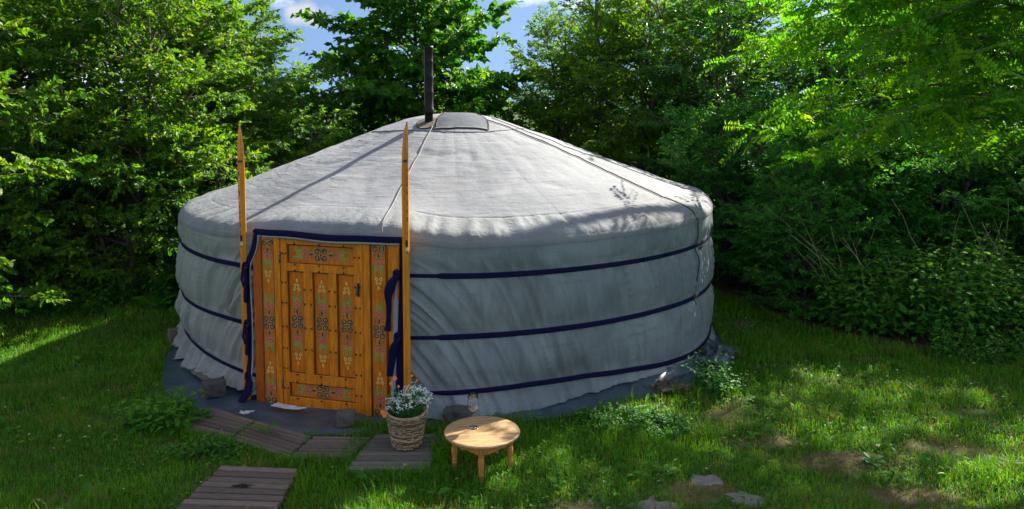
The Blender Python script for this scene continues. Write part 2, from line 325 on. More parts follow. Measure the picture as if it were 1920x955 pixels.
def glass_mat():
    m, nt, N, L = mat('clear_glass'); o = N('ShaderNodeOutputMaterial'); p = N('ShaderNodeBsdfPrincipled')
    p.inputs['Base Color'].default_value = (1, 1, 1, 1); p.inputs['Roughness'].default_value = .02; p.inputs['Transmission Weight'].default_value = 1; p.inputs['IOR'].default_value = 1.45
    L(p.outputs[0], o.inputs[0]); return m
M['glass'] = glass_mat()

# ------------------------------------------------------------------ ground
SHEET = np.array([(-180, 2.96), (-80, 2.95), (-69, 3.00), (-62, 3.10), (-54, 3.18), (-46, 3.30), (-38.8, 3.38), (-30, 3.42), (-22, 3.43), (-10, 3.33), (-5, 3.22), (.4, 3.09), (16, 3.10), (35, 3.10), (45, 3.15), (55, 3.26), (63, 3.20), (70, 3.06), (80, 2.97), (180, 2.96)])
def polar(x, y):
    return np.hypot(x - X0, y - D0), np.degrees(np.arctan2(x - X0, -(y - D0)))
def sheet_r(phd): return np.interp(phd, SHEET[:, 0], SHEET[:, 1])
BARE = [(1.95, 5.75, .45, .24, .9), (2.3, 5.45, .6, .25, .9), (3.1, 5.6, .5, .3, .75), (2.6, 4.95, .8, .25, .9), (1.25, 5.0, .42, .28, .8), (.35, 4.75, .7, .2, .75), (3.6, 6.3, .5, .2, .55), (1.2, 4.6, .9, .25, .8),
        (-3.2, 6.1, .6, .28, .62), (-2.6, 5.7, .35, .2, .55), (-3.9, 6.9, .5, .2, .4), (-2.9, 4.9, .4, .2, .5), (4.2, 7.7, 1.1, .14, .9), (2.6, 8.9, .35, .25, .85), (5.2, 7.0, .5, .15, .6)]
def lawn_edge(x):      # y at which the planting begins
    return np.interp(x, [-12, -6.4, -4.8, -3.6, -2.6, 2.2, 2.75, 3.2, 3.9, 5.2, 8], [9.0, 9.5, 9.35, 9.9, 10.6, 10.6, 9.6, 8.6, 7.75, 7.15, 6.8])
def bare_at(x, y):
    x = np.asarray(x, float); y = np.asarray(y, float)
    b = np.zeros(np.broadcast(x, y).shape)
    wob = (fbm(x * 2.6, y * 2.6, 5, 4) - .5) * 1.6
    for cx, cy, rx, ry, s in BARE:
        d = np.sqrt(((x - cx) / rx / .8) ** 2 + ((y - cy) / ry / .8) ** 2) + wob
        b = np.maximum(b, s * .85 * np.clip(1.2 - d, 0, 1))
    b = np.maximum(b, np.clip((fbm(x * 1.1 + 3, y * 1.1, 9, 5) - .74) * 4, 0, .6))
    b = np.maximum(b, np.clip((fbm(x * 3.4 + 8, y * 3.4, 13, 4) - .55) * 3.0, 0, .34))
    b = np.maximum(b, np.clip((y - lawn_edge(x) - .15) * 2, 0, .7) * np.clip((16 - np.hypot(x, y)) / 3, 0, 1))
    return b
def gz(x, y):
    x = np.asarray(x, float); y = np.asarray(y, float)
    r, _ = polar(x, y); w = np.clip((r - 3.1) / .6, 0, 1) * np.clip((40 - np.hypot(x, y)) / 10, 0, 1)
    return w * ((fbm(x * .9, y * .9, 21, 3) - .5) * .07 - .005) - .004
def make_ground():
    def axis(lo, hi, step, far):
        a = np.arange(lo, hi, step); e = []; s = step; v = hi
        while v < far: e.append(v); s *= 1.45; v += s
        e2 = []; s = step; v = lo - step
        while v > -far: e2.append(v); s *= 1.45; v -= s
        return np.array(sorted(e2) + list(a) + e)
    xs = axis(-8, 8, .07, 1500); ys = axis(3.2, 12, .07, 1500)
    X, Y = np.meshgrid(xs, ys, indexing='ij'); V = np.stack([X, Y, gz(X, Y)], -1)
    mb = MB(); mb.grid(V); o = mb.build('ground', M['ground'], smooth=True)
    a = o.data.attributes.new('bare', 'FLOAT', 'POINT'); a.data.foreach_set('value', bare_at(X, Y).ravel().astype(np.float32))
    tag(o, 'patchy lawn and bare soil round the yurt', kind='structure')
make_ground()

# ------------------------------------------------------------------ yurt
yurt = empty('yurt', (X0, D0, 0))
tag(yurt, 'round grey canvas yurt with blue straps and painted orange door', 'yurt')
def pt(phd, z, r):     # yurt-local point from azimuth (0 = towards the camera, + = right)
    a = np.radians(phd); z = np.asarray(z, float); r = np.asarray(r, float)
    return np.stack(np.broadcast_arrays(r * np.sin(a), -r * np.cos(a), z), -1)
BELTS = [.20, .655, 1.14]
def belt_z(k, phd):
    """height of a strap at an azimuth, with the slack the straps show"""
    p = np.asarray(phd, float)
    if k == 0: return np.interp(p, [-75, -58, -45, -33, -4, 4, 17, 27, 38, 46, 53, 60, 75, 90], [.285, .275, .235, .202, .21, .201, .23, .235, .19, .145, .12, .105, .10, .10])
    if k == 1: return .655 + .012 * np.sin(np.radians(p * 3)) - .03 * np.clip((p - 45) / 30, 0, 1.5) - .03 * np.clip((-p - 40) / 20, 0, 1)
    return 1.142 + .01 * np.sin(np.radians(p * 2.3 + 20)) + .012 * np.exp(-((p + 4) / 8) ** 2)
def wall_r(phd, z):
    p = np.asarray(phd, float); z = np.asarray(z, float)
    r = np.full(np.broadcast(p, z).shape, RAD)
    d = np.min([np.abs(z - belt_z(k, p)) for k in range(3)], axis=0)
    r = r + .030 * (1 - np.exp(-(d / .13) ** 2)) - .012
    # hanging folds: mostly upright, raking towards the tied door edges
    rake = np.where(p < -25, -3 - 9 * np.exp((p + 30) / 12.0), 0) + np.where((p > -8) & (p < 100), 2.5 + 11 * np.exp(-(p + 3) / 18.0), 0)
    q = p + rake * z
    f1 = fbm(q * .33, z * .8, 31, 3) - .5; f2 = vnoise(q * 1.15, z * 1.1, 37) - .5; f3 = vnoise(q * 2.6, z * 2.0, 41) - .5
    f1 = f1 + .55 * (np.clip(1 - np.abs(vnoise(q * .62 + 3, z * .9, 33) - .5) * 5, 0, 1) - .3); f2 = f2 + .8 * (np.clip(1 - np.abs(vnoise(q * .8 + 9, z * .8, 35) - .5) * 6, 0, 1) - .25)
    amp = np.where(p < -29, 1.35, 1.0) * (.55 + .9 * vnoise(p * .08, z * 3, 43))
    r = r + amp * (.040 * f1 + .026 * f2 + .012 * f3) * (1 - .8 * np.exp(-(d / .05) ** 2))
    # gathers pulled in by the straps
    r = r + .007 * np.exp(-(d / .09) ** 2) * (vnoise(p * 1.9, z * 1.5, 47) - .5)
    w = np.clip((z - 1.17) / .19, 0, 1); w = w * w * (3 - 2 * w); r = r * (1 - w) + 2.909 * w
    # hem kicks outward
    r = r + .07 * np.clip((.17 - z) / .17, 0, 1) ** 1.5
    return r
def rim_lift(p): return .092 * np.exp(-((np.asarray(p, float) + 16.3) / 17.0) ** 4)
def hem_z(phd):
    p = np.asarray(phd, float)
    b = np.interp(p, [-90, -69, -60, -50, -40, -33, -29, -3, 0, 4, 12, 18, 25, 34, 46, 56, 75, 100], [.06, .05, .02, .035, .05, .06, .06, .03, .02, .02, .030, .045, .08, .108, .090, .035, .02, .03])
    j = np.where(p < -29, 1.0, .5)
    return np.maximum(b + j * (.035 * (fbm(p * .22, 0 * p, 51, 2) - .5) + .012 * (vnoise(p * .9, 0 * p, 53) - .5)), .006)
def make_wall():
    ph = np.concatenate([np.arange(-3.6, 88, .28), np.arange(88, 272, 2.5), np.arange(272, 330.6, .28)])
    phw = np.where(ph > 180, ph - 360, ph)
    s = np.linspace(0, 1, 110)
    P, S = np.meshgrid(phw, s, indexing='ij')
    hz = hem_z(P); Z = hz + (1.392 + rim_lift(P) + .028 * np.sin(np.radians(P)) - hz) * S
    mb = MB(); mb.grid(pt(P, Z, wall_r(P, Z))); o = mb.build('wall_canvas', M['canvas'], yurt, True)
    # inner hem return gives the cloth a thickness at its lower edge
    mb = MB(); z0 = hem_z(phw); r0 = wall_r(phw, z0)
    mb.tube(pt(phw, z0, r0), .004, 5); mb.build('hem', M['canvas'], yurt, True)
make_wall()
# lattice and lining are never seen; the door side wall closes the opening behind the jambs
PROF_R = np.array([0, .25, .5, .8, 1.2, 1.7, 2.2, 2.55, 2.72, 2.82, 2.87, 2.898, 2.910, 2.914, 2.916])
PROF_Z = np.array([2.395, 2.385, 2.34, 2.235, 2.09, 1.905, 1.715, 1.58, 1.525, 1.495, 1.47, 1.445, 1.42, 1.395, 1.37])
PL = np.concatenate([[0], np.cumsum(np.hypot(np.diff(PROF_R), np.diff(PROF_Z)))])
def roof_prof(s):   # s 0..1 along the profile
    t = s * PL[-1]
    k = 5; acc_r = 0; acc_z = 0
    for d in np.linspace(-.06, .06, k):
        tt = np.clip(t + d * np.clip(t / .1, 0, 1) * np.clip((PL[-1] - t) / .06, 0, 1), 0, PL[-1]); acc_r = acc_r + np.interp(tt, PL, PROF_R); acc_z = acc_z + np.interp(tt, PL, PROF_Z)
    return acc_r / k, acc_z / k
def roof_lift(p, r):   # the door frame props the eave up; the left eave sags a little
    return rim_lift(p) * np.clip((r - 1.2) / 1.5, 0, 1) ** 1.3 + .028 * np.sin(np.radians(p)) * r / 2.9
def roof_disp(p, s):
    a = np.radians(p); x = np.sin(a) * s * 3; y = np.cos(a) * s * 3
    pole = np.abs(np.sin(a * 28 + .4)) ** .7
    mid = np.clip(np.sin(np.pi * np.clip((s - .1) / .8, 0, 1)), 0, 1)
    d = .0032 * (pole - .5) * mid * (.4 + vnoise(p * .05, s * 2, 61))
    d = d + (.030) * (fbm(x * 1.0 + 4, y * 1.0, 63, 2) - .5) * mid
    tang = np.abs(fbm(p * .045 + 5, s * 9 + p * .01, 65, 3) - .5) * 2
    d = d + .018 * (tang - .3) * mid - .009 * np.clip(1 - np.abs(fbm(x * 1.5 + y * .7, y * 1.1 - x * .4 + 7, 62, 2) - .5) * 9, 0, 1) * mid + .012 * (fbm(x * 2.6 + 1, y * 2.6, 64, 3) - .5) * mid
    # shoulder gathers under the stitched seam
    e = np.clip((s - .855) / .05, 0, 1) * (1 - np.clip((s - .93) / .06, 0, 1))
    d = d + e * .036 * (vnoise(p * .75 + s * 9, s * 3, 67) - .5) + e * .022 * (vnoise(p * 1.7, s * 4, 69) - .5)
    seam = np.exp(-((s - .868 - .006 * np.sin(a * 5)) / .0045) ** 2)
    d = d - .007 * seam * np.where((p > -2) & (p < 75), 1, .35)
    # soft sag in front of the door
    return d
def make_roof():
    ph = np.concatenate([np.arange(-100, 100, .6), np.arange(100, 260.5, 2.0)]); ph = np.append(ph[ph < 260], 260)
    s = np.concatenate([np.linspace(0, .84, 130), np.linspace(.843, 1, 60)])
    P, S = np.meshgrid(ph, s, indexing='ij'); R_, Z_ = roof_prof(S); d = roof_disp(np.where(P > 180, P - 360, P), S)
    # blend the joint at the back
    nr = np.clip((S - .80) / .15, 0, 1)
    hem = .006 * (vnoise(P * .25, 0 * P, 71) - .5) * np.clip((S - .97) / .03, 0, 1)
    V = pt(P, Z_ + d * (1 - .7 * nr) + hem + roof_lift(np.where(P > 180, P - 360, P), R_), R_ + d * nr * 1.3)
    mb = MB(); k = int(np.argmax(s > .872)); mb.grid(V[:, :k + 1]); o = mb.build('roof_canvas', M['roof'], yurt, True)
    mb = MB(); mb.grid(V[:, k:]); mb.build('roof_valance', M['valance'], yurt, True)
make_roof()
_sS = np.linspace(0, 1, 400); _sR, _sZ = roof_prof(_sS)
def roof_at(phd, r, off=0.0):
    p = np.asarray(phd, float); r = np.asarray(r, float); s = np.interp(r, _sR, _sS); R_, Z_ = roof_prof(s); d = roof_disp(p, s); nr = np.clip((s - .80) / .15, 0, 1)
    return pt(p, Z_ + d * (1 - .7 * nr) + off + roof_lift(p, R_), R_ + d * nr * 1.3 + off * .5)
def local_on_roof(x, y, off):
    r = np.hypot(x, y); p = np.degrees(np.arctan2(x, -y)); return roof_at(p, r, off)

def make_crown():
    # vinyl flap over the smoke hole: curved sheet with a straight front edge
    u = np.linspace(0, 1, 26); v = np.linspace(0, 1, 16); U, Vv = np.meshgrid(u, v, indexing='ij')
    front = np.stack([-.13 + .57 * U, -.80 + .07 * U], -1); back = np.stack([-.05 + .30 * U, -.10 + .04 * U], -1)
    bow = np.stack([.10 * np.sin(np.pi * Vv) * (U - .35), 0 * U], -1)
    XY = front * (1 - Vv[..., None]) + back * Vv[..., None] + bow
    W = local_on_roof(XY[..., 0], XY[..., 1], .007) ; W[..., 2] += .003 * np.sin(np.pi * U) * np.sin(np.pi * Vv)
    mb = MB(); mb.slab(W, .006); o = mb.build('crown_flap', M['patch'], yurt, True)
    for e, nm in ((W[:, 0], 'edge_piping'), (W[-1, :], 'edge_piping'), (W[0, :], 'edge_piping')):
        mb = MB(); mb.tube(e + np.array([0, 0, .004]), .005, 6); mb.build(nm, M['rope_d'], o, True)
    for k in range(13):
        q = W[0, 1 + k] if k < 13 else None
        mb = MB(); mb.lathe([(0.0001, .012), (.008, .010), (.010, .0)], W[1, 1 + k] + np.array([0, 0, .008]), 8); mb.build('rivet', M['pipe'], o, True)
    # heat shield sheet round the pipe
    u = np.linspace(-1, 1, 14); v = np.linspace(-1, 1, 12); U, Vv = np.meshgrid(u, v, indexing='ij')
    XY = np.stack([-.215 + .115 * U * np.sqrt(1 - Vv * Vv / 2), -.60 + .16 * Vv * np.sqrt(1 - U * U / 2)], -1)
    W = local_on_roof(XY[..., 0], XY[..., 1], .010)
    mb = MB(); mb.slab(W, .005); mb.build('pipe_flashing', M['rust'], yurt, True)
    # seam where the crown cover meets the roof
    a = np.linspace(-75, 80, 60); mb = MB(); mb.tube(roof_at(a, .86 + .03 * np.sin(np.radians(a * 4)), .004), .005, 5); mb.build('crown_seam', M['canvas'], yurt, True)
    # stove pipe
    z0 = 2.27; bx, by = -.20, -.57
    pr = [(.050, z0), (.050, z0 + .12), (.0535, z0 + .122), (.0535, z0 + .135), (.066, z0 + .137), (.070, z0 + .15), (.060, z0 + .19), (.055, z0 + .20)]
    z1 = 3.115
    for k in range(1, 4): zz = z0 + .20 + (z1 - z0 - .2) * k / 4; pr += [(.055, zz - .006), (.0562, zz - .003), (.0562, zz + .003), (.055, zz + .006)]
    pr += [(.055, z1 - .03), (.058, z1 - .028), (.058, z1), (.050, z1), (.050, z1 - .25)]
    mb = MB(); mb.lathe([(a_ * .88, b_) for a_, b_ in pr], (bx, by, 0), 28); o = mb.build('stove_pipe', M['pipe'], yurt, True)
    mb = MB(); mb.box((bx - .040, by - .030, 2.79), (.006, .006, .62)); mb.build('pipe_seam', M['metal'], o)
    for k in range(12):
        mb = MB(); mb.box((bx - .0345, by - .0365, 2.50 + k * .05), (.005, .005, .005)); mb.build('rivet', M['metal'], o)
make_crown()

def surf_ribbon(mb, path, width, thick, n=None):
    """band lying on the wall; path rows (phi, z, r)"""
    path = np.asarray(path, float)
    if n:
        t = np.concatenate([[0], np.cumsum(np.hypot(np.diff(path[:, 0]) * .05, np.diff(path[:, 1])))]); tt = np.linspace(0, t[-1], n)
        path = np.stack([np.interp(tt, t, path[:, k]) for k in range(3)], 1)
        for _ in range(2): path[1:-1] = (path[:-2] + 2 * path[1:-1] + path[2:]) / 4
    C_ = pt(path[:, 0], path[:, 1], path[:, 2]); T = nrm(np.gradient(C_, axis=0)); a = np.radians(path[:, 0])
    Nn = np.stack([np.sin(a), -np.cos(a), 0 * a], -1); B = nrm(np.cross(T, Nn))
    w = np.broadcast_to(np.asarray(width, float), (len(path),))[:, None]
    G = np.stack([C_ + B * w * q / 2 + Nn * thick * (0.25 if abs(q) == 1 else 1) for q in (-1, -.7, 0, .7, 1)], 1)
    G2 = np.stack([C_ + B * w / 2 * q for q in (1, -1)], 1)
    mb.grid(np.concatenate([G, G2, G[:, :1]], 1))

def make_belts():
    for k in range(3):
        p = np.arange(-3.0, 330.6, .8); pw = np.where(p > 180, p - 360, p)
        z = belt_z(k, pw); r = wall_r(pw, z) + .002
        r = np.max([np.roll(r, q) for q in range(-3, 4)], axis=0); r = np.convolve(np.pad(r, 3, 'edge'), np.ones(7) / 7, 'valid') + .005
        w = .039 + .007 * np.sin(np.radians(pw * 2 + k * 50)); w = np.where(np.abs(pw + 3) < 5, .03, w)
        mb = MB(); surf_ribbon(mb, np.stack([pw, z, r], 1), w, .0035); o = mb.build('strap', M['navy'], yurt, True)
        # knots and tails at both door edges
        for side in (0, 1):
            if side == 0:
                kp, kr = -30.9, 2.985; zz = float(belt_z(k, -31))
                tails = [[(-30.9, zz, 2.99), (-30.6, zz - .06, 3.0), (-30.75, zz - .14 - .05 * (k == 0), 2.99), (-31.2, zz - .20 - .04 * k, 2.98)], [(-31.3, zz, 2.99), (-31.6, zz - .08, 2.995), (-31.4, zz - .15, 2.985)]]
                if k == 0: tails = [[(-30.6, zz, 2.99), (-30.0, zz - .04, 3.0), (-30.5, zz - .12, 3.02), (-31.2, zz - .19, 3.06)]]
                ws = [.045, .022] if k else [.07]
            else:
                kp, kr = -4.1, 2.975; zz = float(belt_z(k, -4))
                tails = [[(-3.9, zz + .01, 2.985), (-4.7, zz - .03, 2.99), (-5.4, zz - .13, 2.985), (-5.3, zz - .26, 2.975), (-5.6, zz - .43, 2.965)]]
                if k == 1: tails = [[(-3.9, zz + .01, 2.985), (-4.6, zz - .04, 2.99), (-4.9, zz - .16, 2.985), (-5.4, zz - .29, 2.97)]]
                if k == 0: tails = [[(-3.9, zz, 2.985), (-4.6, zz - .05, 2.99), (-4.9, zz - .14, 2.99)]]
                ws = [np.array([.05, .085, .045, .035, .05])] if k == 2 else ([np.array([.04, .07, .055, .05])] if k == 1 else [.05])
            mb = MB(); c = pt(kp, zz, kr)
            th = np.linspace(0, 2 * np.pi * 1.6, 22)
            mb.tube(np.stack([c[0] + .020 * np.cos(th), c[1] + .016 * np.sin(th * .9), c[2] + .024 * np.sin(th) + .004 * th], -1), .013, 6, flat=.7)
            mb.build('strap_knot', M['navy'], o, True)
            for tl, w2 in zip(tails, ws):
                tl = np.array(tl); n = 18
                if isinstance(w2, np.ndarray): w2 = np.interp(np.linspace(0, 1, n), np.linspace(0, 1, len(w2)), w2)
                mb = MB(); surf_ribbon(mb, tl, w2, .008, n); mb.build('strap_tail', M['navy'], o, True)
make_belts()

def make_trim():
    # navy edging of the door opening
    a = np.linspace(-29.3, -3.4, 60)
    z = 1.455 + .006 * np.sin(np.radians(a * 11)) + .004 * np.sin(np.radians(a * 29)); r = np.interp(a, [-29.3, -26, -8, -3.4], [2.945, 2.955, 2.955, 2.945])
    mb = MB(); surf_ribbon(mb, np.stack([a, z, r], 1), .052, .005); o = mb.build('door_edging', M['navy'], yurt, True)
    mb = MB(); surf_ribbon(mb, np.stack([a, z - .032, r - .004], 1), .020, .004); mb.build('lining_edge', M['lining'], o, True)
    lp = np.array([(-29.2, 1.47, 2.945), (-29.2, 1.36, 2.955), (-29.8, 1.27, 2.96), (-30.9, 1.19, 2.96), (-31.0, 1.05, 2.965), (-30.7, .70, 2.965), (-30.9, .35, 2.965), (-31.1, .12, 2.99), (-31.6, -.0, 3.04)])
    mb = MB(); surf_ribbon(mb, lp, .055, .006, 60); o = mb.build('door_edging', M['navy'], yurt, True)
    l2 = lp.copy(); l2[:, 0] += .62; l2[:, 2] -= .004
    mb = MB(); surf_ribbon(mb, l2, .016, .004, 60); mb.build('lining_edge', M['lining'], o, True)
    rp = np.array([(-3.5, 1.47, 2.945), (-3.5, 1.2, 2.955), (-3.6, .9, 2.955), (-3.7, .6, 2.955), (-3.9, .3, 2.96), (-4.0, .05, 2.98)])
    mb = MB(); surf_ribbon(mb, rp, np.interp(np.linspace(0, 1, 60), [0, .35, .6, 1], [.022, .03, .055, .065]), .006, 60); o = mb.build('door_edging', M['navy'], yurt, True)
    r2 = rp.copy(); r2[:, 0] -= np.array([.35, .75, .85, .75, .9, 1.0]); r2[:, 2] -= .008
    mb = MB(); surf_ribbon(mb, r2[1:], np.array([.02, .045, .05, .045, .035, .02])[np.minimum((np.linspace(0, 5, 60)).astype(int), 5)], .006, 60); mb.build('lining_edge', M['lining'], o, True)
make_trim()

def make_ropes():
    # pale rope from the crown over the door; dark rope down the right side
    t = np.linspace(0, 1, 60); x = np.interp(t, [0, 1], [-.09, -.335]); y = np.interp(t, [0, 1], [-.13, -2.79])
    P = local_on_roof(x + .003 * np.sin(t * 30), y, .012)
    end = np.array([P[-1], P[-1] + (.0, -.10, -.08), P[-1] + (.005, -.145, -.20)]); P = np.vstack([P, end[1:], end[-1] + (.01, -.01, -.07)])
    mb = MB(); mb.tube(P, .0042, 6); mb.build('rope', M['rope_l'], yurt, True)
    t = np.linspace(0, 1, 70); p = np.interp(t, [0, .12, .3, .55, .8, 1], [40, 55, 59, 57.5, 57.2, 57]); r = np.interp(t, [0, 1], [.45, 2.92])
    P = roof_at(p, r, .009); zz = np.linspace(1.42, .58, 30); Q = pt(57 + .5 * np.sin(zz * 5), zz, wall_r(57 + 0 * zz, zz) + .02)
    mb = MB(); mb.tube(np.vstack([P, Q]), .006, 6); mb.build('rope', M['rope_d'], yurt, True)
    mb = MB(); th = np.linspace(0, 9, 20); c = pt(57, 1.14, 2.96); mb.tube(np.stack([c[0] + .012 * np.cos(th), c[1] + .012 * np.sin(th), c[2] - .02 + .005 * th], -1), .007, 5); mb.build('rope_knot', M['rope_d'], yurt, True)
    t = np.linspace(0, 1, 50); p = np.interp(t, [0, 1], [66, 80]); mb = MB(); mb.tube(roof_at(p, np.interp(t, [0, 1], [.5, 2.9]), .006), .004, 5); mb.build('rope', M['rope_d'], yurt, True)
    for a0, a1 in ((24, 25.5), (-46, -47.5)):
        t = np.linspace(0, 1, 60); mb = MB(); mb.tube(roof_at(a0 + (a1 - a0) * t, .95 + 1.85 * t, -.001), .0025, 5); mb.build('roof_seam', M['roof'], yurt, True)
    # coil of string hanging beside the right post
    mb = MB(); c = pt(-6.1, 1.14, 2.90); th = np.linspace(0, 26, 120); mb.tube(np.stack([c[0] + .018 * np.cos(th) + .004 * np.sin(th * .37), c[1] - .006 * np.sin(th * 1.3), c[2] + .06 * np.sin(th) - .02], -1), .0022, 4)
    mb.tube([pt(-5.5, 1.43, 2.94), pt(-6.0, 1.3, 2.91), pt(-6.1, 1.16, 2.905)], .003, 4); mb.build('string_coil', M['rope_l'], yurt, True)
make_ropes()

# ---- door: local axes x = right along the front, -y = outward, z = up
DPH = math.radians(-15.7); DR = 2.86
def door_part(o):
    o.location = (DR * math.sin(DPH), -DR * math.cos(DPH), 0); o.rotation_euler = (0, 0, DPH); return o
def obox(mb, u0, u1, v0, v1, w0, w1, b=.004): mb.bbox(((u0 + u1) / 2, -(w0 + w1) / 2, (v0 + v1) / 2), (abs(u1 - u0), abs(w1 - w0), abs(v1 - v0)), b)

OM = ['o_black', 'o_white', 'o_pink', 'o_green', 'o_blue', 'o_yellow']
class Orn:
    """painted scrollwork, a thin raised film"""
    def __init__(s, horiz, cu, cv, w, sc=1.0): s.mb = MB(); s.h = horiz; s.c = (cu, cv); s.w = w; s.sc = sc
    def P(s, a, b, w):
        a = np.asarray(a) * s.sc; b = np.asarray(b) * s.sc
        u, v = (s.c[0] + a, s.c[1] + b) if s.h else (s.c[0] + b, s.c[1] + a)
        return np.stack(np.broadcast_arrays(u, -(s.w + w), v), -1)
    def ribbon(s, ab, wd, col, w):
        ab = np.asarray(ab, float); T = nrm(np.gradient(ab, axis=0)); Nn = np.stack([-T[:, 1], T[:, 0]], -1)
        s.mb.mi = col; q = np.stack([ab + Nn * wd / 2, ab - Nn * wd / 2], 1); s.mb.grid(s.P(q[..., 0], q[..., 1], w))
    def stroke(s, ab, wd, col, edge=1):
        s.ribbon(ab, wd + .0035, edge, .0008); s.ribbon(ab, wd, col, .0016)
    def curl(s, ca, cb, r, a0, turns, sg, wd, col, edge=1, tail=None):
        t = np.linspace(0, 1, 15); th = a0 + sg * turns * 2 * np.pi * t; rr = r * (1 - .66 * t)
        ab = np.stack([ca + rr * np.cos(th), cb + rr * np.sin(th)], -1)
        if tail is not None: ab = np.vstack([np.array(tail)[None], (np.array(tail) + ab[0])[None] / 2, ab])
        s.stroke(ab, wd, col, edge)
    def leaf(s, a0, b0, a1, b1, wd, col, edge=1):
        for k, (ww, cc, off) in enumerate(((wd + .0035, edge, .0008), (wd, col, .0016))):
            t = np.linspace(0, 1, 7); c = np.stack([a0 + (a1 - a0) * t, b0 + (b1 - b0) * t], -1); d = nrm(np.array([[a1 - a0, b1 - b0]]))[0]; n = np.array([-d[1], d[0]])
            h = (np.sin(np.pi * t) ** .8 * ww / 2 + .0004)[:, None] * n; q = np.stack([c + h, c - h], 1); s.mb.mi = cc; s.mb.grid(s.P(q[..., 0], q[..., 1], off))
    def half(s, a0, sg, tip=True, stop_green=False):
        def A(a): return a0 + sg * a
        pi = math.pi
        for b in (-1, 1):
            s.curl(A(.031), b * .0245, .0265, math.pi if sg > 0 else 0, 1.3, -b * sg, .0105, 0)
            s.stroke([(A(0), b * .006), (A(.006), b * .012), (A(.004), b * .02)], .006, 0)
        s.leaf(A(.0), -.006, A(.0), .006, .012, 0)
        s.leaf(A(.066), 0, A(.108), 0, .020, 4)
        for b in (-1, 1):
            s.leaf(A(.072), b * .033, A(.090), b * .036, .008, 4); s.leaf(A(.055), b * .042, A(.066), b * .040, .006, 4)
            s.stroke([(A(.108), b * .003), (A(.118), b * .016), (A(.113), b * .028)], .006, 4)
            s.curl(A(.143), b * .0205, .0215, math.pi if sg > 0 else 0, 1.2, -b * sg, .0085, 2)
            s.curl(A(.190), b * .0185, .0175, 0 if sg > 0 else math.pi, 1.1, b * sg, .0075, 3)
            s.leaf(A(.200), b * .030, A(.250), b * .014 + b * .012, .012, 3); s.leaf(A(.165), b * .034, A(.185), b * .036, .008, 3)
            if tip:
                s.curl(A(.275), b * .017, .0155, math.pi if sg > 0 else 0, 1.1, -b * sg, .0045, 5, 1)
                s.curl(A(.308), b * .012, .0115, math.pi if sg > 0 else 0, 1.1, -b * sg, .004, 5, 1)
        s.mb.mi = 2; s.leaf(A(.128), 0, A(.150), 0, .008, 2)
        if tip: s.leaf(A(.328), 0, A(.365), 0, .013, 5)
    def build(s, parent): return s.mb.build('painted_ornament', [M[k] for k in OM], parent)

def tri(mb, u, v, w, ang, sz):
    V = [];
    for k in range(3):
        a = ang + k * 2 * math.pi / 3; rr = sz * (1.0 if k else 1.0); V.append((u + rr * math.cos(a), -w, v + rr * math.sin(a)))
    V2 = [(x, y - .0025, z) for x, y, z in V]; mb.add(V + V2, [(0, 1, 4, 3), (1, 2, 5, 4), (2, 0, 3, 5)], [(3, 4, 5)])

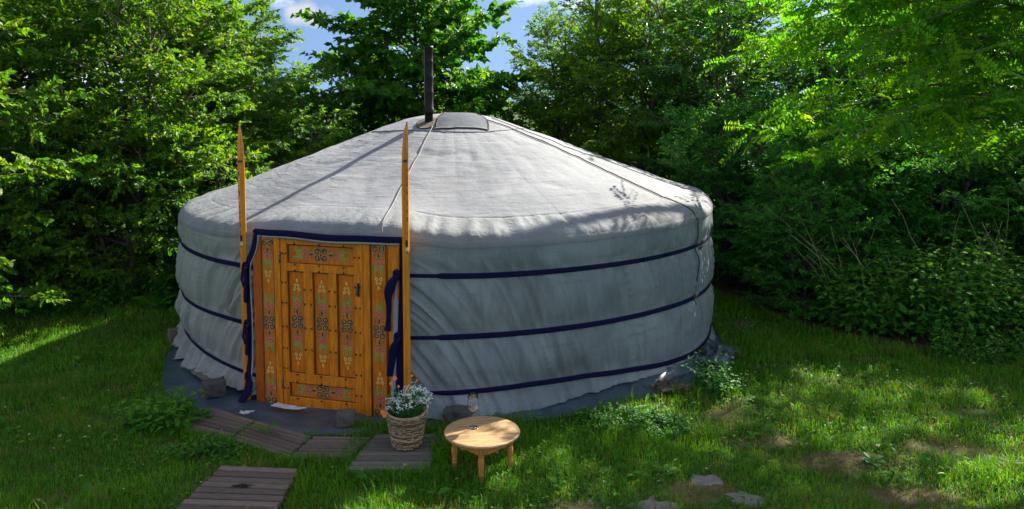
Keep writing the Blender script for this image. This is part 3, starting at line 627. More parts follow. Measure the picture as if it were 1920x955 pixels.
def make_door():
    fr = door_part(MB_frame()); 
    mb = MB()
    u0, u1, v0, v1 = -.442, .298, -.01, 1.425
    W = .030
    # stiles and rails (proud), then recessed panels
    st = [(u0, -.388, v0, v1), (.217, u1, v0, v1)]
    rl = [(-.388, .217, 1.368, v1), (-.388, .217, 1.147, 1.211), (-.388, .217, .213, .293), (-.388, .217, v0, .090)]
    mun = [(-.236, -.158, .293, 1.147), (-.011, .059, .293, 1.147)]
    for k, (a, b, c, d) in enumerate(st): obox(mb, a, b, c, d, -.01, W, .003)
    for (a, b, c, d) in rl: obox(mb, a + .0005, b - .0005, c, d, -.012, W - .0015, .003)
    for (a, b, c, d) in mun: obox(mb, a, b, c + .0005, d - .0005, -.012, W - .002, .003)
    door = door_part(mb.build('door', M['orange'], yurt))
    pans = [(-.388, .217, 1.211, 1.368, 1), (-.388, -.236, .293, 1.147, 0), (-.158, -.011, .293, 1.147, 0), (.059, .217, .293, 1.147, 0), (-.388, .217, .090, .213, 1)]
    for (a, b, c, d, hz) in pans:
        mb = MB(); obox(mb, a + .001, b - .001, c + .001, d - .001, -.016, .004, .001); mb.build('panel', M['orange2'], door)
        mb = MB()  # dark moulding lip round the panel
        for (a2, b2, c2, d2) in ((a, b, d - .010, d), (a, b, c, c + .005), (a, a + .010, c + .005, d - .010), (b - .005, b, c + .005, d - .010)): obox(mb, a2 + .0005, b2 - .0005, c2 + .0003, d2 - .0003, .0045, .012, .001)
        mb.build('panel_moulding', M['o_black'] if False else M['dark_edge'], door)
        o = Orn(hz, (a + b) / 2, (c + d) / 2 + (-.0 if hz else .0), .0045, 1.0 if not hz else 1.02)
        o.half(0, 1, tip=not hz); o.half(0, -1, tip=not hz); o.build(door)
    # little dark triangles carved along stiles and rails, each its own piece
    w = W + .0005; sp = []
    for v in (.16, .33, .50, .68, .88, 1.05, 1.29):
        for (ua, ub) in ((-.43, -.397), (.226, .268)): sp += [(ua + .002, v, 0), (ub, v, math.pi)]
    for v in (.50, .68, .88, 1.0):
        for (ua, ub) in ((-.232, -.163), (-.007, .054)): sp += [(ua + .006, v, 0), (ub - .006, v, math.pi)]
    for u in (-.31, -.09, .13):
        for (va, vb) in ((1.155, 1.203), (.221, .285)): sp += [(u, va, math.pi / 2), (u, vb, -math.pi / 2)]
        sp += [(u, 1.376, math.pi / 2), (u, .080, -math.pi / 2), (u, .012, math.pi / 2)]
    mb = MB(); tri(mb, 0, 0, 0, 0, .0125); first = mb.build('carved_notch', M['o_black'], door)
    for k, (u, v, a) in enumerate(sp):
        o = first if k == 0 else first.copy()
        if k: COL.objects.link(o)
        o.location = (u, -w, v); o.rotation_euler = (0, -a, 0)
    for v in (1.26, .21):
        mb = MB(); mb.lathe([(.0001, -.045), (.007, -.045), (.007, -.002), (.0055, 0), (.007, .002), (.007, .045), (.0001, .047)], (-.446, -.036, v), 10); mb.build('hinge', M['metal'], door, True)
    mb = MB(); obox(mb, .247, .268, .975, 1.085, W, W + .006, .002); mb.tube([(.257, -W - .006, 1.06), (.257, -W - .04, 1.055), (.257, -W - .042, 1.0), (.257, -W - .006, .995)], .006, 6); mb.build('handle', M['metal'], door, True)

def MB_frame():
    mb = MB()
    obox(mb, -.500, -.446, -.02, 1.44, -.03, .040, .004); obox(mb, .302, .358, -.02, 1.44, -.03, .040, .004)       # jambs
    obox(mb, -.4455, .3015, 1.428, 1.475, -.03, .038, .003)                                                          # lintel
    obox(mb, -.4455, .3015, -.05, -.012, -.03, .045, .004)                                                          # sill
    fr = mb.build('door_frame', M['orange'], yurt)
    for (a, b) in ((-.626, -.503), (.361, .500)):
        mb = MB(); obox(mb, a, b, -.02, 1.445, -.02, .022, .003); mb.build('side_panel', M['orange2'], fr)
        c = (a + b) / 2
        o = Orn(False, c, .70, .0225, 1.0); o.half(0, 1, False); o.half(0, -1, False); o.build(fr)
        o = Orn(False, c, .70, .0225, 1.0); o.half(.70, -1, True); o.build(fr); o = Orn(False, c, .70, .0225, 1.0); o.half(-.69, 1, True); o.build(fr)
        mb = MB()
        for (p, q) in ((a, a + .008), (b - .008, b)): obox(mb, p + .0005, q - .0005, -.015, 1.44, .0225, .028, .001)
        mb.build('panel_moulding', M['dark_edge'], fr)
    for (a, b, m) in ((-.715, -.629, 'orange3'), (.503, .60, 'orange')):
        mb = MB(); obox(mb, a, b, -.02, 1.445, -.035, .010, .003); mb.build('outer_board', M[m], fr)
    return fr
M['dark_edge'] = simple('dark_painted_edge', (.085, .030, .006), .55, .3, 20)
make_door()

# ------------------------------------------------------------------ skis
def ski(label, x, y, ztip, rz, flip, zb=0.0):
    e = empty('ski', (x, y, zb), rz); tag(e, label, 'ski', 'old wooden skis flanking the door')
    L_ = ztip - zb; z = np.array([0, .03, .4, 1.0, 1.6, L_ - .45, L_ - .22, L_ - .10, L_ - .035, L_]); wd = np.array([.050, .054, .056, .054, .055, .058, .052, .038, .022, .007]); th = np.array([.016, .018, .022, .026, .022, .016, .013, .012, .011, .008])
    off = np.array([0, 0, 0, 0, 0, 0, -.004, -.014, -.026, -.034]) * 1.2
    zz = np.linspace(0, L_, 60); wd = np.interp(zz, z, wd); th = np.interp(zz, z, th); off = np.interp(zz, z, off) * -1
    ring = np.array([(-1, -.55), (-.86, -1), (-.12, -1), (-.08, -.6), (.08, -.6), (.12, -1), (.86, -1), (1, -.55), (1, .55), (.86, 1), (-.86, 1), (-1, .55)])
    V = np.stack([ring[None, :, 0] * wd[:, None] / 2, ring[None, :, 1] * th[:, None] / 2 + off[:, None], np.repeat(zz[:, None], len(ring), 1)], -1)
    V = np.concatenate([V, V[:, :1]], 1); mb = MB(); mb.grid(V); n = len(ring)
    for k in (0, -1): mb.add(np.vstack([V[k, :n], V[k, :n].mean(0)]), F3=[(j, (j + 1) % n, n) for j in range(n)])
    mb.build('ski_blade', M['ski'], e, False)
    # printed marks along one edge of the running surface
    rs = random.Random(int(abs(x) * 1000)); s = -1 if flip else 1; zc = L_ - 1.0
    def mark(c, d, m):
        mb = MB(); mb.box(c, d); mb.build('printed_mark', M[m], e)
    while zc < L_ - .35:
        h = rs.uniform(.012, .04); mark((s * .020, -.0125, zc), (rs.uniform(.004, .008), .0018, h), rs.choice(['o_blue', 'o_pink', 'o_white', 'o_black', 'o_blue', 'o_black'])); zc += h + rs.uniform(.02, .05)
    mark((s * .008, -.0135, L_ - .30), (.034, .002, .018), 'o_blue'); mark((s * .016, -.0155, L_ - .94), (.018, .002, .05), 'o_black'); mark((s * .014, -.0155, L_ - .985), (.024, .002, .03), 'o_white')
ski('tall orange ski leaning at the left edge of the painted door', -2.243, 6.545, 2.335, math.radians(24), True)
ski('tall orange ski standing at the right edge of the painted door', -.822, 6.075, 2.375, math.radians(-20), False)

# ------------------------------------------------------------------ ground sheet under the yurt
def make_sheet():
    ph = np.arange(-100, 100.1, .5); s = np.linspace(0, 1, 34); P, S = np.meshgrid(ph, s, indexing='ij')
    ztop = np.interp(P, [-100, -40, -29, -3, 4, 12, 25, 45, 60, 75, 100], [.03, .03, .035, .035, .12, .16, .22, .25, .24, .18, .12]) + .02 * (vnoise(P * .3, 0 * P, 81) - .5)
    ro = sheet_r(P) + .03 * (fbm(P * .35, 0 * P, 83, 3) - .5)
    k = .42; t1 = np.clip(S / k, 0, 1); t2 = np.clip((S - k) / (1 - k), 0, 1)
    rin = np.where((P > -29) & (P < -3), 2.83, 2.80)
    rfoot = np.minimum(rin + .10 + np.interp(P, [0, 10, 50, 65], [.06, .15, .18, .12]) * np.clip(ztop / .16, 0, 1), ro - .02)
    R_ = rin + (rfoot - rin) * t1 ** 2.2 + (ro - rfoot) * t2
    bulge = np.sin(np.pi * t1) * .015 * t1 * np.clip(ztop / .2, 0, 1)
    R_ = R_ + bulge + .02 * np.sin(np.pi * t1) * (vnoise(P * .14 + S * 2, S * 3, 85) - .5) * np.clip(ztop / .2, 0, 1)
    R_ = R_ + .020 * np.sin(t1 * 10 + P * .09 + 3 * vnoise(P * .07, S, 86)) * np.sin(np.pi * t1) * np.clip(ztop / .2, 0, 1)
    Z_ = ztop * (1 - t1) ** 1.1 + .008
    wr = fbm(P * .30 + S * 1.4, S * 3.5 + P * .02, 87, 3); ridg = 1 - np.abs(wr - .5) * 2
    lift = np.interp(P, [-100, -60, -50, -30, -10, 0, 12, 40, 50, 70, 100], [.4, .7, .5, .55, .6, .5, .5, .9, 1.5, 1.5, .5])
    Z_ = Z_ + lift * .050 * np.clip(ridg - .55, 0, 1) * np.clip(1 - np.abs(t2 - .5) * 2 + .25, 0, 1) + .014 * np.clip(t2 - .85, 0, 1) * 4 * (vnoise(P * .4, 0 * P, 89))
    front = np.exp(-((P + 12) / 11) ** 2)        # rolled front edge before the door
    Z_ = Z_ + front * .030 * np.exp(-((t2 - .82) / .14) ** 2)
    Z_ = Z_ + gz(X0 + R_ * np.sin(np.radians(P)), D0 - R_ * np.cos(np.radians(P))) * t2
    mb = MB(); W = pt(P, Z_, R_) + np.array([X0, D0, 0]); mb.grid(W); o = mb.build('ground_sheet', M['tarp'], smooth=True)
    tag(o, 'wrinkled grey blue plastic sheet spread under the yurt wall', 'ground sheet')
make_sheet()

# crumpled spare sheet ends at the right rear with litter
def crumple(label, phd, r, sx, sy, h, seed, rz, m='tarp'):
    u = np.linspace(-1, 1, 26); U, V_ = np.meshgrid(u, u, indexing='ij'); rr = np.sqrt(U * U + V_ * V_)
    n = 1 - np.abs(fbm(U * 2.2 + seed, V_ * 2.2, seed, 3) - .5) * 2
    z = h * np.clip(n - .35, 0, 1) * 1.6 * np.clip(1.2 - rr * .75, .05, 1) + .02
    V = np.stack([U * sx * (1 + .2 * (vnoise(V_ * 2, U, seed) - .5)), V_ * sy * (1 + .25 * (vnoise(U * 2, V_, seed + 3) - .5)), z], -1)
    mb = MB(); mb.slab(V, .004); o = mb.build('folded_tarp', M[m], smooth=True)
    p = pt(phd, 0, r); o.location = (X0 + p[0], D0 + p[1], 0.006); o.rotation_euler = (0, 0, rz); tag(o, label, 'tarp')
crumple('crumpled grey tarp end heaped at the right rear of the yurt', 60, 3.08, .17, .30, .16, 3, math.radians(-30))
crumple('flat folded tarp corner poking out beside the right wall foot', 47, 3.14, .22, .14, .05, 8, math.radians(38))
def plank_thing(name, label, x, y, z, d, rz, m, tilt=0, cat='board'):
    mb = MB(); mb.bbox((0, 0, d[2] / 2), d, .004); o = mb.build(name, m); o.location = (x, y, z); o.rotation_euler = (tilt, 0, rz); tag(o, label, cat); return o
plank_thing('wooden_board', 'short brown board lying on the folded tarp corner', 1.42, 6.72, .045, (.34, .10, .018), math.radians(24), M['plank'], .05)
def litter(label, cx, cy, z, n, rad, seed):
    rg = np.random.default_rng(seed); mb = MB()
    for k in range(n):
        a = rg.uniform(0, 6.28); r = rad * rg.uniform(0, 1) ** .6; t = rg.uniform(0, 6.28); l = rg.uniform(.012, .03)
        c = np.array([cx + r * math.cos(a), cy + r * math.sin(a) * .8, z + rg.uniform(0, .02)]); d = np.array([math.cos(t), math.sin(t), rg.uniform(-.3, .3)]) * l; e = np.array([-math.sin(t), math.cos(t), rg.uniform(-.3, .3)]) * l * .5
        mb.add([c - d, c + e, c + d, c - e], [(0, 1, 2, 3)])
    o = mb.build('leaf_litter', M['litter']); tag(o, label, 'leaf litter', kind='stuff')
litter('brown leaf litter lying on the crumpled tarp', 2.02, 7.55, .10, 160, .2, 5)
litter('brown litter scattered by the folded tarp corner', 1.35, 6.78, .05, 90, .2, 6)

# ------------------------------------------------------------------ stones, blocks, scraps
def rock(name, label, x, y, z, d, seed, m, rz=0, rough=.25, cat='stone'):
    n = 14; th = np.linspace(0, 2 * np.pi, 2 * n + 1); ph = np.linspace(0, np.pi, n + 1); T, P = np.meshgrid(th, ph, indexing='ij')
    v = np.stack([np.sin(P) * np.cos(T), np.sin(P) * np.sin(T), np.cos(P)], -1)
    q = np.sign(v) * np.abs(v) ** .62; q /= np.maximum(np.abs(q).max(-1, keepdims=True), .6)
    k = 1 + rough * (fbm(v[..., 0] * 1.6 + v[..., 2] + seed, v[..., 1] * 1.6 - v[..., 2] * .7 + seed, seed, 4) - .5) * np.sin(P)
    k[-1] = k[0]
    V = q * k[..., None] * np.array(d) / 2; mb = MB(); mb.grid(V); o = mb.build(name, m, smooth=False)
    o.location = (x, y, z + d[2] * .46); o.rotation_euler = (0, 0, rz); tag(o, label, cat); return o
rock('concrete_block', 'grey concrete block on the sheet before the door sill', -1.29, 5.985, .03, (.135, .12, .105), 4, M['concrete'], .12, .34, 'block')
rock('stone', 'dark rough stone weighing the sheet left of the door', -2.56, 6.62, .012, (.18, .13, .14), 11, M['stone'], .5, .8)
rock('stone', 'large grey stone against the wall behind the round table', -.42, 6.03, .0, (.20, .12, .14), 17, M['stone'], -.1, .9)
rock('brick', 'pale brick at the far left foot of the yurt', -3.50, 8.16, .012, (.20, .11, .15), 23, M['brick'], .6, .15, 'brick')
plank_thing('wooden_board', 'narrow grey board on the sheet at the left wall foot', -2.80, 7.02, .03, (.46, .07, .03), math.radians(-48), M['plank_g'])
def scrap(label, x, y, z, sx, sy, rz, seed):
    u = np.linspace(-1, 1, 16); U, V_ = np.meshgrid(u, u, indexing='ij')
    V = np.stack([U * sx + .02 * (vnoise(V_ * 3, U, seed) - .5), V_ * sy * (1 - .35 * U) + .012 * (vnoise(U * 4, V_, seed + 1) - .5), .02 * fbm(U * 1.7 + seed, V_ * 1.7, seed, 2) + .012 * np.abs(U)], -1)
    mb = MB(); mb.slab(V, .002); o = mb.build('paper_scrap', M['paper'], smooth=True); o.location = (x, y, z); o.rotation_euler = (0, 0, rz); tag(o, label, 'scrap')
scrap('long white plastic scrap lying along the door sill', -1.80, 6.28, .035, .155, .035, math.radians(-17), 2)
scrap('small white paper scrap on the sheet below the left ski', -2.12, 6.17, .035, .055, .022, math.radians(8), 5)

def flagstone(label, x, y, sx, sy, rz, seed):
    th = np.linspace(0, 2 * np.pi, 25)[:-1]; rr = 1 + .9 * (vnoise(np.cos(th) * 1.7 + seed, np.sin(th) * 1.4, seed) - .5)
    mb = MB(); z0 = float(gz(x, y)) - .0155
    top = np.stack([rr * np.cos(th) * sx, rr * np.sin(th) * sy, .014 + .004 * vnoise(th * 2, th * 0, seed)], -1); bot = top * np.array([1.05, 1.05, 0]) - np.array([0, 0, .02])
    n = 24; V = np.vstack([top, bot, [[0, 0, .018]]]); mb.add(V, [(j, n + j, n + (j + 1) % n, (j + 1) % n) for j in range(n)], [(j, (j + 1) % n, 2 * n) for j in range(n)])
    o = mb.build('flagstone', M['flag'], smooth=False); o.location = (x, y, z0); o.rotation_euler = (0, 0, rz); tag(o, label, 'flagstone', 'sunken flagstones in the lawn')
FLAGS = [(1.31, 5.12, .12, .13), (1.50, 4.88, .16, .10), (.88, 4.80, .15, .08)]
for (fx, fy, fa, fb), lb, k in zip(FLAGS, ('sunken pale flagstone farthest from the front edge of the lawn', 'sunken pale flagstone rightmost at the front edge of the lawn', 'sunken pale flagstone at the front edge, nearest the table'), range(3)): flagstone(lb, fx, fy, fa, fb, .3 * k, 31 + k)

# ------------------------------------------------------------------ duckboard tiles
TILES = []
def duckboard(label, corners, nsl, m, z=.0, soot=False, seed=0):
    """corners: back-left, back-right, front-right, front-left on the ground; slats run left to right"""
    c = np.array(corners, float); ctr = c.mean(0); e = empty('duckboard', (ctr[0], ctr[1], z)); tag(e, label, 'duckboard', 'wooden duckboards before the door')
    rg = np.random.default_rng(100 + seed); TILES.append(c)
    for k in range(nsl):
        a0, a1 = (k + .085) / nsl, (k + .915) / nsl
        L0 = c[0] + (c[3] - c[0]) * a0; R0 = c[1] + (c[2] - c[1]) * a0; L1 = c[0] + (c[3] - c[0]) * a1; R1 = c[1] + (c[2] - c[1]) * a1
        zj = rg.uniform(-.002, .003); jl = rg.uniform(-.008, .008)
        n = 12; t = np.linspace(0, 1, n)[:, None]
        A = L0 + (R0 - L0) * t; B = L1 + (R1 - L1) * t; dx = (R0 - L0) / np.linalg.norm(R0 - L0) * jl
        rows = []
        prof = [(0, .006), (0, .024), (.05, .028), (.3, .0295), (.7, .0295), (.95, .028), (1, .024), (1, .006)]
        for (q, h) in prof:
            p = A + (B - A) * q + dx - ctr; rows.append(np.concatenate([p, np.full((n, 1), h + zj)], 1))
        V = np.stack(rows, 1); V = np.concatenate([V, V[:, :1]], 1); mb = MB(); mb.grid(V); q = len(prof)
        for i in (0, -1): mb.add(V[i, :q], [(0, 1, 6, 7), (1, 2, 5, 6)], []); mb.add(V[i, 2:6], [(0, 1, 2, 3)])
        mb.build('slat', m, e)
    for k in (.18, .82):
        mb = MB(); A = c[0] + (c[1] - c[0]) * k - ctr; B = c[3] + (c[2] - c[3]) * k - ctr
        mb.tube(np.array([[*A, .002], [*((A + B) / 2), .002], [*B, .002]]), .012, 4); mb.build('bearer', M['plank'], e)
    if soot:
        # spatter of black soot, many thin flecks on the boards
        mb = MB()
        for k in range(150):
            x, y = rg.normal(0, .026), rg.normal(0, .010); l = rg.uniform(.006, .03); w_ = rg.uniform(.0012, .004); a = rg.normal(.1, .5)
            d = np.array([math.cos(a) * l, math.sin(a) * l, 0]); nn = np.array([-math.sin(a) * w_, math.cos(a) * w_, 0]); p = np.array([x - .02, y + .02, .0335 + k * 1e-5])
            mb.add([p - d, p - nn, p + d, p + nn], [(0, 1, 2, 3)])
        mb.build('soot_mark', M['soot'], e)
duckboard('reddish brown duckboard with a black soot mark at the lawn front', [(-1.985, 5.26), (-1.455, 5.215), (-1.44, 4.62), (-2.06, 4.66)], 8, M['plank'], .012, True, 1)
duckboard('weathered duckboard at the left end, half under the weeds', [(-2.46, 6.33), (-2.02, 6.06), (-2.11, 5.71), (-2.62, 5.93)], 7, M['plank'], .004, False, 2)
duckboard('weathered duckboard in the middle, with a dock seedling growing on it', [(-2.00, 6.05), (-1.50, 5.76), (-1.585, 5.40), (-2.09, 5.70)], 7, M['plank'], .004, False, 3)
duckboard('weathered duckboard just left of the flower basket board', [(-1.48, 5.76), (-1.05, 5.74), (-1.16, 5.38), (-1.57, 5.40)], 7, M['plank'], .004, False, 4)
duckboard('pale grey duckboard beneath the flower basket', [(-1.03, 5.80), (-.56, 5.80), (-.565, 5.21), (-1.13, 5.21)], 8, M['plank_g'], .004, False, 5)

# ------------------------------------------------------------------ basket with flowers
BX, BY, BZ = -.765, 5.585, .036
def make_basket():
    e = empty('wicker_basket', (BX, BY, BZ)); e.scale = (.86, .86, .96); tag(e, 'brown wicker basket standing on the pale duckboard beside the door', 'basket')
    H = .255; rad = lambda z: .112 + .052 * (z / H) ** .85
    for k in range(26):
        a = k / 26 * 2 * math.pi; z = np.linspace(0, H, 12); mb = MB(); mb.tube(np.stack([rad(z) * math.cos(a), rad(z) * math.sin(a), z], -1), .0042, 5); mb.build('stake', M['wicker_d'], e, True)
    n = 25
    th = np.linspace(0, 2 * np.pi, 157)
    for k in range(n):
        z = .008 + k * (H - .012) / n; ph = math.pi * (k % 2); r = rad(z) + .0055 * np.sin(13 * th + ph)
        mb = MB(); zz = z + .003 * np.sin(th * 2 + k * 1.7) + .0015 * np.sin(th * 7 + k); mb.tube(np.stack([r * np.cos(th), r * np.sin(th), zz], -1), .0046 + .0012 * ((k * 7) % 3) / 2, 5, False); mb.build('weave_strand', M['wicker'] if k % 5 else M['wicker_d'], e, True)
    th = np.linspace(0, 2 * np.pi, 220); mb = MB()
    for ph in (0, 2.1, 4.2):
        rise = .035 * np.clip(np.cos(th - .35), 0, 1) ** 3 + .012 * np.clip(np.cos(th - 3.3), 0, 1) ** 3
        r = rad(H) + .004 + .008 * np.cos(19 * th + ph); mb.tube(np.stack([r * np.cos(th), r * np.sin(th), H + .006 + rise + .008 * np.sin(19 * th + ph)], -1), .006, 5, False)
    mb.build('rim', M['wicker'], e, True)
    for a in (.2, 3.4):
        t = np.linspace(0, math.pi, 16); mb = MB(); c = np.array([math.cos(a), math.sin(a), 0]); s_ = np.array([-math.sin(a), math.cos(a), 0])
        mb.tube(c * (rad(H) + .006) + s_ * (.055 * np.cos(t))[:, None] + np.array([0, 0, 1]) * (H + .062 * np.sin(t))[:, None], .007, 6); mb.build('handle', M['wicker'], e, True)
    mb = MB(); mb.lathe([(.0001, H - .03), (.12, H - .032), (rad(H) - .012, H - .035)], (0, 0, 0), 24); mb.build('soil', M['soil'], e, True)
make_basket()

def leaf_blades(B, Dr, Nn, L_, W_, fold=.18, droop=.15, six=True):
    """vectorised leaves: base B, direction Dr, normal Nn (all n,3), length, width -> V, F"""
    n = len(B); L_ = np.broadcast_to(L_, (n,))[:, None]; W_ = np.broadcast_to(W_, (n,))[:, None]
    Dr = nrm(Dr); S = nrm(np.cross(Nn, Dr)); Nn = np.cross(Dr, S)
    if six:
        tip = B + Dr * L_ - Nn * L_ * droop
        m1 = B + Dr * L_ * .3; m2 = B + Dr * L_ * .68 - Nn * L_ * droop * .35
        V = np.stack([B, m1 + S * W_ * .46 + Nn * W_ * fold, m2 + S * W_ * .40 + Nn * W_ * fold, tip, m2 - S * W_ * .40 + Nn * W_ * fold, m1 - S * W_ * .46 + Nn * W_ * fold, (m1 + m2) / 2], 1)
        i = np.arange(n)[:, None] * 7
        F4 = np.concatenate([i + np.array([[0, 6, 2, 1]]), i + np.array([[0, 5, 4, 6]])], 0); F3 = np.concatenate([i + np.array([[6, 3, 2]]), i + np.array([[6, 4, 3]])], 0)
        return V.reshape(-1, 3), F3, F4, (np.tile(np.arange(n), 2), np.tile(np.arange(n), 2))
    tip = B + Dr * L_ - Nn * L_ * droop; m = B + Dr * L_ * .45
    V = np.stack([B, m + S * W_ * .5 + Nn * W_ * fold, tip, m - S * W_ * .5 + Nn * W_ * fold], 1); i = np.arange(n)[:, None] * 4
    F3 = np.concatenate([i + np.array([[0, 2, 1]]), i + np.array([[0, 3, 2]])], 0)
    return V.reshape(-1, 3), F3, None, (np.tile(np.arange(n), 2), None)
def leaves_obj(name, m, parent, B, Dr, Nn, L_, W_, tint, six=True, fold=.18, droop=.15, smooth=False):
    V, F3, F4, (i3, i4) = leaf_blades(B, Dr, Nn, L_, W_, fold, droop, six)
    tn = np.broadcast_to(tint, (len(B),)); at = tn[i3] if i4 is None else np.concatenate([tn[i4], tn[i3]])
    return link(name, mesh_np(name, V, F3, F4, smooth, {'tint': at}), m, parent)

def make_flowers():
    rg = np.random.default_rng(12)
    e = empty('white_flowers', (BX, BY, BZ + .20)); tag(e, 'mound of tiny white flowers filling the wicker basket', 'flowers')
    n = 170; a = rg.uniform(0, 6.283, n); rr = .155 * np.sqrt(rg.uniform(0, 1, n)); top = .20 - .55 * (rr / .2) ** 2 * .2 + rg.normal(0, .02, n)
    tipx = rr * np.cos(a) * 1.1 + .015; tipy = rr * np.sin(a) * 1.0; tip = np.stack([tipx, tipy, top + .03 * np.cos(a * 1)], -1)
    base = np.stack([tipx * .45, tipy * .45, np.zeros(n) + .02], -1)
    mb = MB()
    for k in range(n): mb.tube([base[k], (base[k] + tip[k]) / 2 + np.array([0, 0, .02]), tip[k]], .0012, 3, False)
    mb.build('stems', M['o_green'], e)
    m = 1500; k = rg.integers(0, n, m); t = rg.uniform(.2, .95, m)[:, None]; B = base[k] * (1 - t) + tip[k] * t; Dr = rg.normal(0, 1, (m, 3)); Dr[:, 2] = np.abs(Dr[:, 2]) * .6
    leaves_obj('foliage', M['alyssum'], e, B, Dr, nrm(rg.normal(0, .6, (m, 3)) + [0, 0, 1]), rg.uniform(.018, .035, m), .006, rg.uniform(0, 1, m), False)
    # flower heads: clusters of tiny four-petal florets
    q = 1500; k = rg.integers(0, n, q); C_ = tip[k] + rg.normal(0, .0085, (q, 3)) * [1, 1, .6]
    Nn = nrm(rg.normal(0, .5, (q, 3)) + [0, -.35, 1]); A = nrm(np.cross(Nn, rg.normal(0, 1, (q, 3)))); Bv = np.cross(Nn, A); s = rg.uniform(.0038, .006, q)[:, None]
    V = []; 
    for j in range(8):
        an = j / 8 * 2 * np.pi; f = 1.0 if j % 2 == 0 else .42; V.append(C_ + (A * np.cos(an) + Bv * np.sin(an)) * s * f + Nn * s * .15)
    V = np.stack([C_] + V, 1); i = np.arange(q)[:, None] * 9; F3 = np.concatenate([i + np.array([[0, 1 + j, 1 + (j + 1) % 8]]) for j in range(8)], 0)
    link('blossoms', mesh_np('blossoms', V.reshape(-1, 3), F3, None, False), M['petal_w'], e)
    e = empty('orange_flowers', (BX - .11, BY - .03, BZ + .2)); tag(e, 'orange daisy flowers on tall stems at the left of the basket', 'flowers')
    spots = [(-.045, -.07, .085, .020), (-.03, -.09, .070, .017), (.03, .02, .305, .019), (.005, .0, .27, .014), (.15, .04, .315, .012), (.19, .02, .29, .010), (.055, .03, .24, .011)]
    for (x, y, z, s) in spots:
        mb = MB(); mb.tube([(x * .4 + .04, y * .3, 0), (x * .7 + .02, y * .6, z * .6), (x, y, z)], .0018, 4); st = mb.build('stem', M['o_green'], e)
        a = np.linspace(0, 2 * np.pi, 15)[:-1]; B = np.repeat([[x, y, z]], 14, 0); tl = nrm(np.array([[.15, -.75, .65]]))[0]; A = nrm(np.cross(tl, [1, 0, .2])); Bv = np.cross(tl, A)
        Dr = np.cos(a)[:, None] * A + np.sin(a)[:, None] * Bv + tl * .25
        V, F3, F4, _ = leaf_blades(B, Dr, np.repeat([tl], 14, 0), s * rg.uniform(.85, 1.1, 14), s * .5, .1, .2, True); link('blossom', mesh_np('blossom', V, F3, F4), M['petal_o'], e)
    m = 60; B = np.stack([rg.uniform(-.02, .06, m), rg.uniform(-.05, .03, m), rg.uniform(0, .2, m)], -1); Dr = rg.normal(0, 1, (m, 3)); Dr[:, 2] = np.abs(Dr[:, 2])
    leaves_obj('foliage', M['weed'], e, B, Dr, nrm(rg.normal(0, .5, (m, 3)) + [0, 0, 1]), .04, .01, rg.uniform(0, .6, m))
make_flowers()

# ------------------------------------------------------------------ table and wine glass
TX, TY, TZ = -.205, 5.275, .278
def make_table():
    e = empty('round_table', (TX, TY, float(gz(TX, TY))), math.radians(6)); tag(e, 'low round varnished pine table with turned legs on the grass', 'table')
    R_ = .262; H = TZ
    mb = MB(); mb.lathe([(.0001, H), (R_ - .012, H), (R_ - .004, H - .003), (R_, H - .010), (R_ - .003, H - .017), (R_ - .012, H - .022), (.0001, H - .022)], (0, 0, 0), 72); mb.build('table_top', M['table'], e, True).data.polygons.foreach_get
    # apron with scalloped lower edge
    th = np.linspace(0, 2 * np.pi, 161); dip = .030 + .016 * np.abs(np.cos(2 * th)) ** 3 + .006 * np.cos(16 * th) * (1 - np.abs(np.cos(2 * th)))
    ra = .205
    mb = MB(); G = np.stack([np.stack([ra * np.cos(th), ra * np.sin(th), 0 * th + H - .023], -1), np.stack([ra * np.cos(th), ra * np.sin(th), H - .023 - dip * 1.25], -1), np.stack([(ra - .016) * np.cos(th), (ra - .016) * np.sin(th), H - .023 - dip * 1.25], -1), np.stack([(ra - .016) * np.cos(th), (ra - .016) * np.sin(th), 0 * th + H - .023], -1)], 0)
    mb.grid(G); mb.build('apron', M['table_leg'], e, False)
    pr = [(.0001, -.012), (.013, -.012), (.016, .0), (.018, .018), (.014, .036), (.017, .044), (.017, .050), (.012, .056), (.016, .064), (.016, .070), (.0135, .076), (.019, .105), (.0205, .130), (.017, .150), (.014, .158), (.020, .166), (.020, .230)]
    for k in range(4):
        a = math.radians(-96 + 90 * k); c = (.190 * math.cos(a), .190 * math.sin(a), 0); mb = MB(); mb.lathe([(a_ * 1.12, b_ * 1.11) for a_, b_ in pr], c, 16); lg = mb.build('leg', M['table_leg'], e, True)
        for s in (-1, 1):   # little carved brackets
            b = a + s * .16; mb = MB(); P = [(.196 * math.cos(a + s * q), .196 * math.sin(a + s * q), H - .03 - d) for q, d in ((.06, .062), (.13, .050), (.20, .040), (.28, .032), (.36, .024))]; mb.tube(P, [.004, .009, .011, .011, .006], 6, flat=.6); mb.build('bracket', M['table_leg'], lg, True)
make_table()
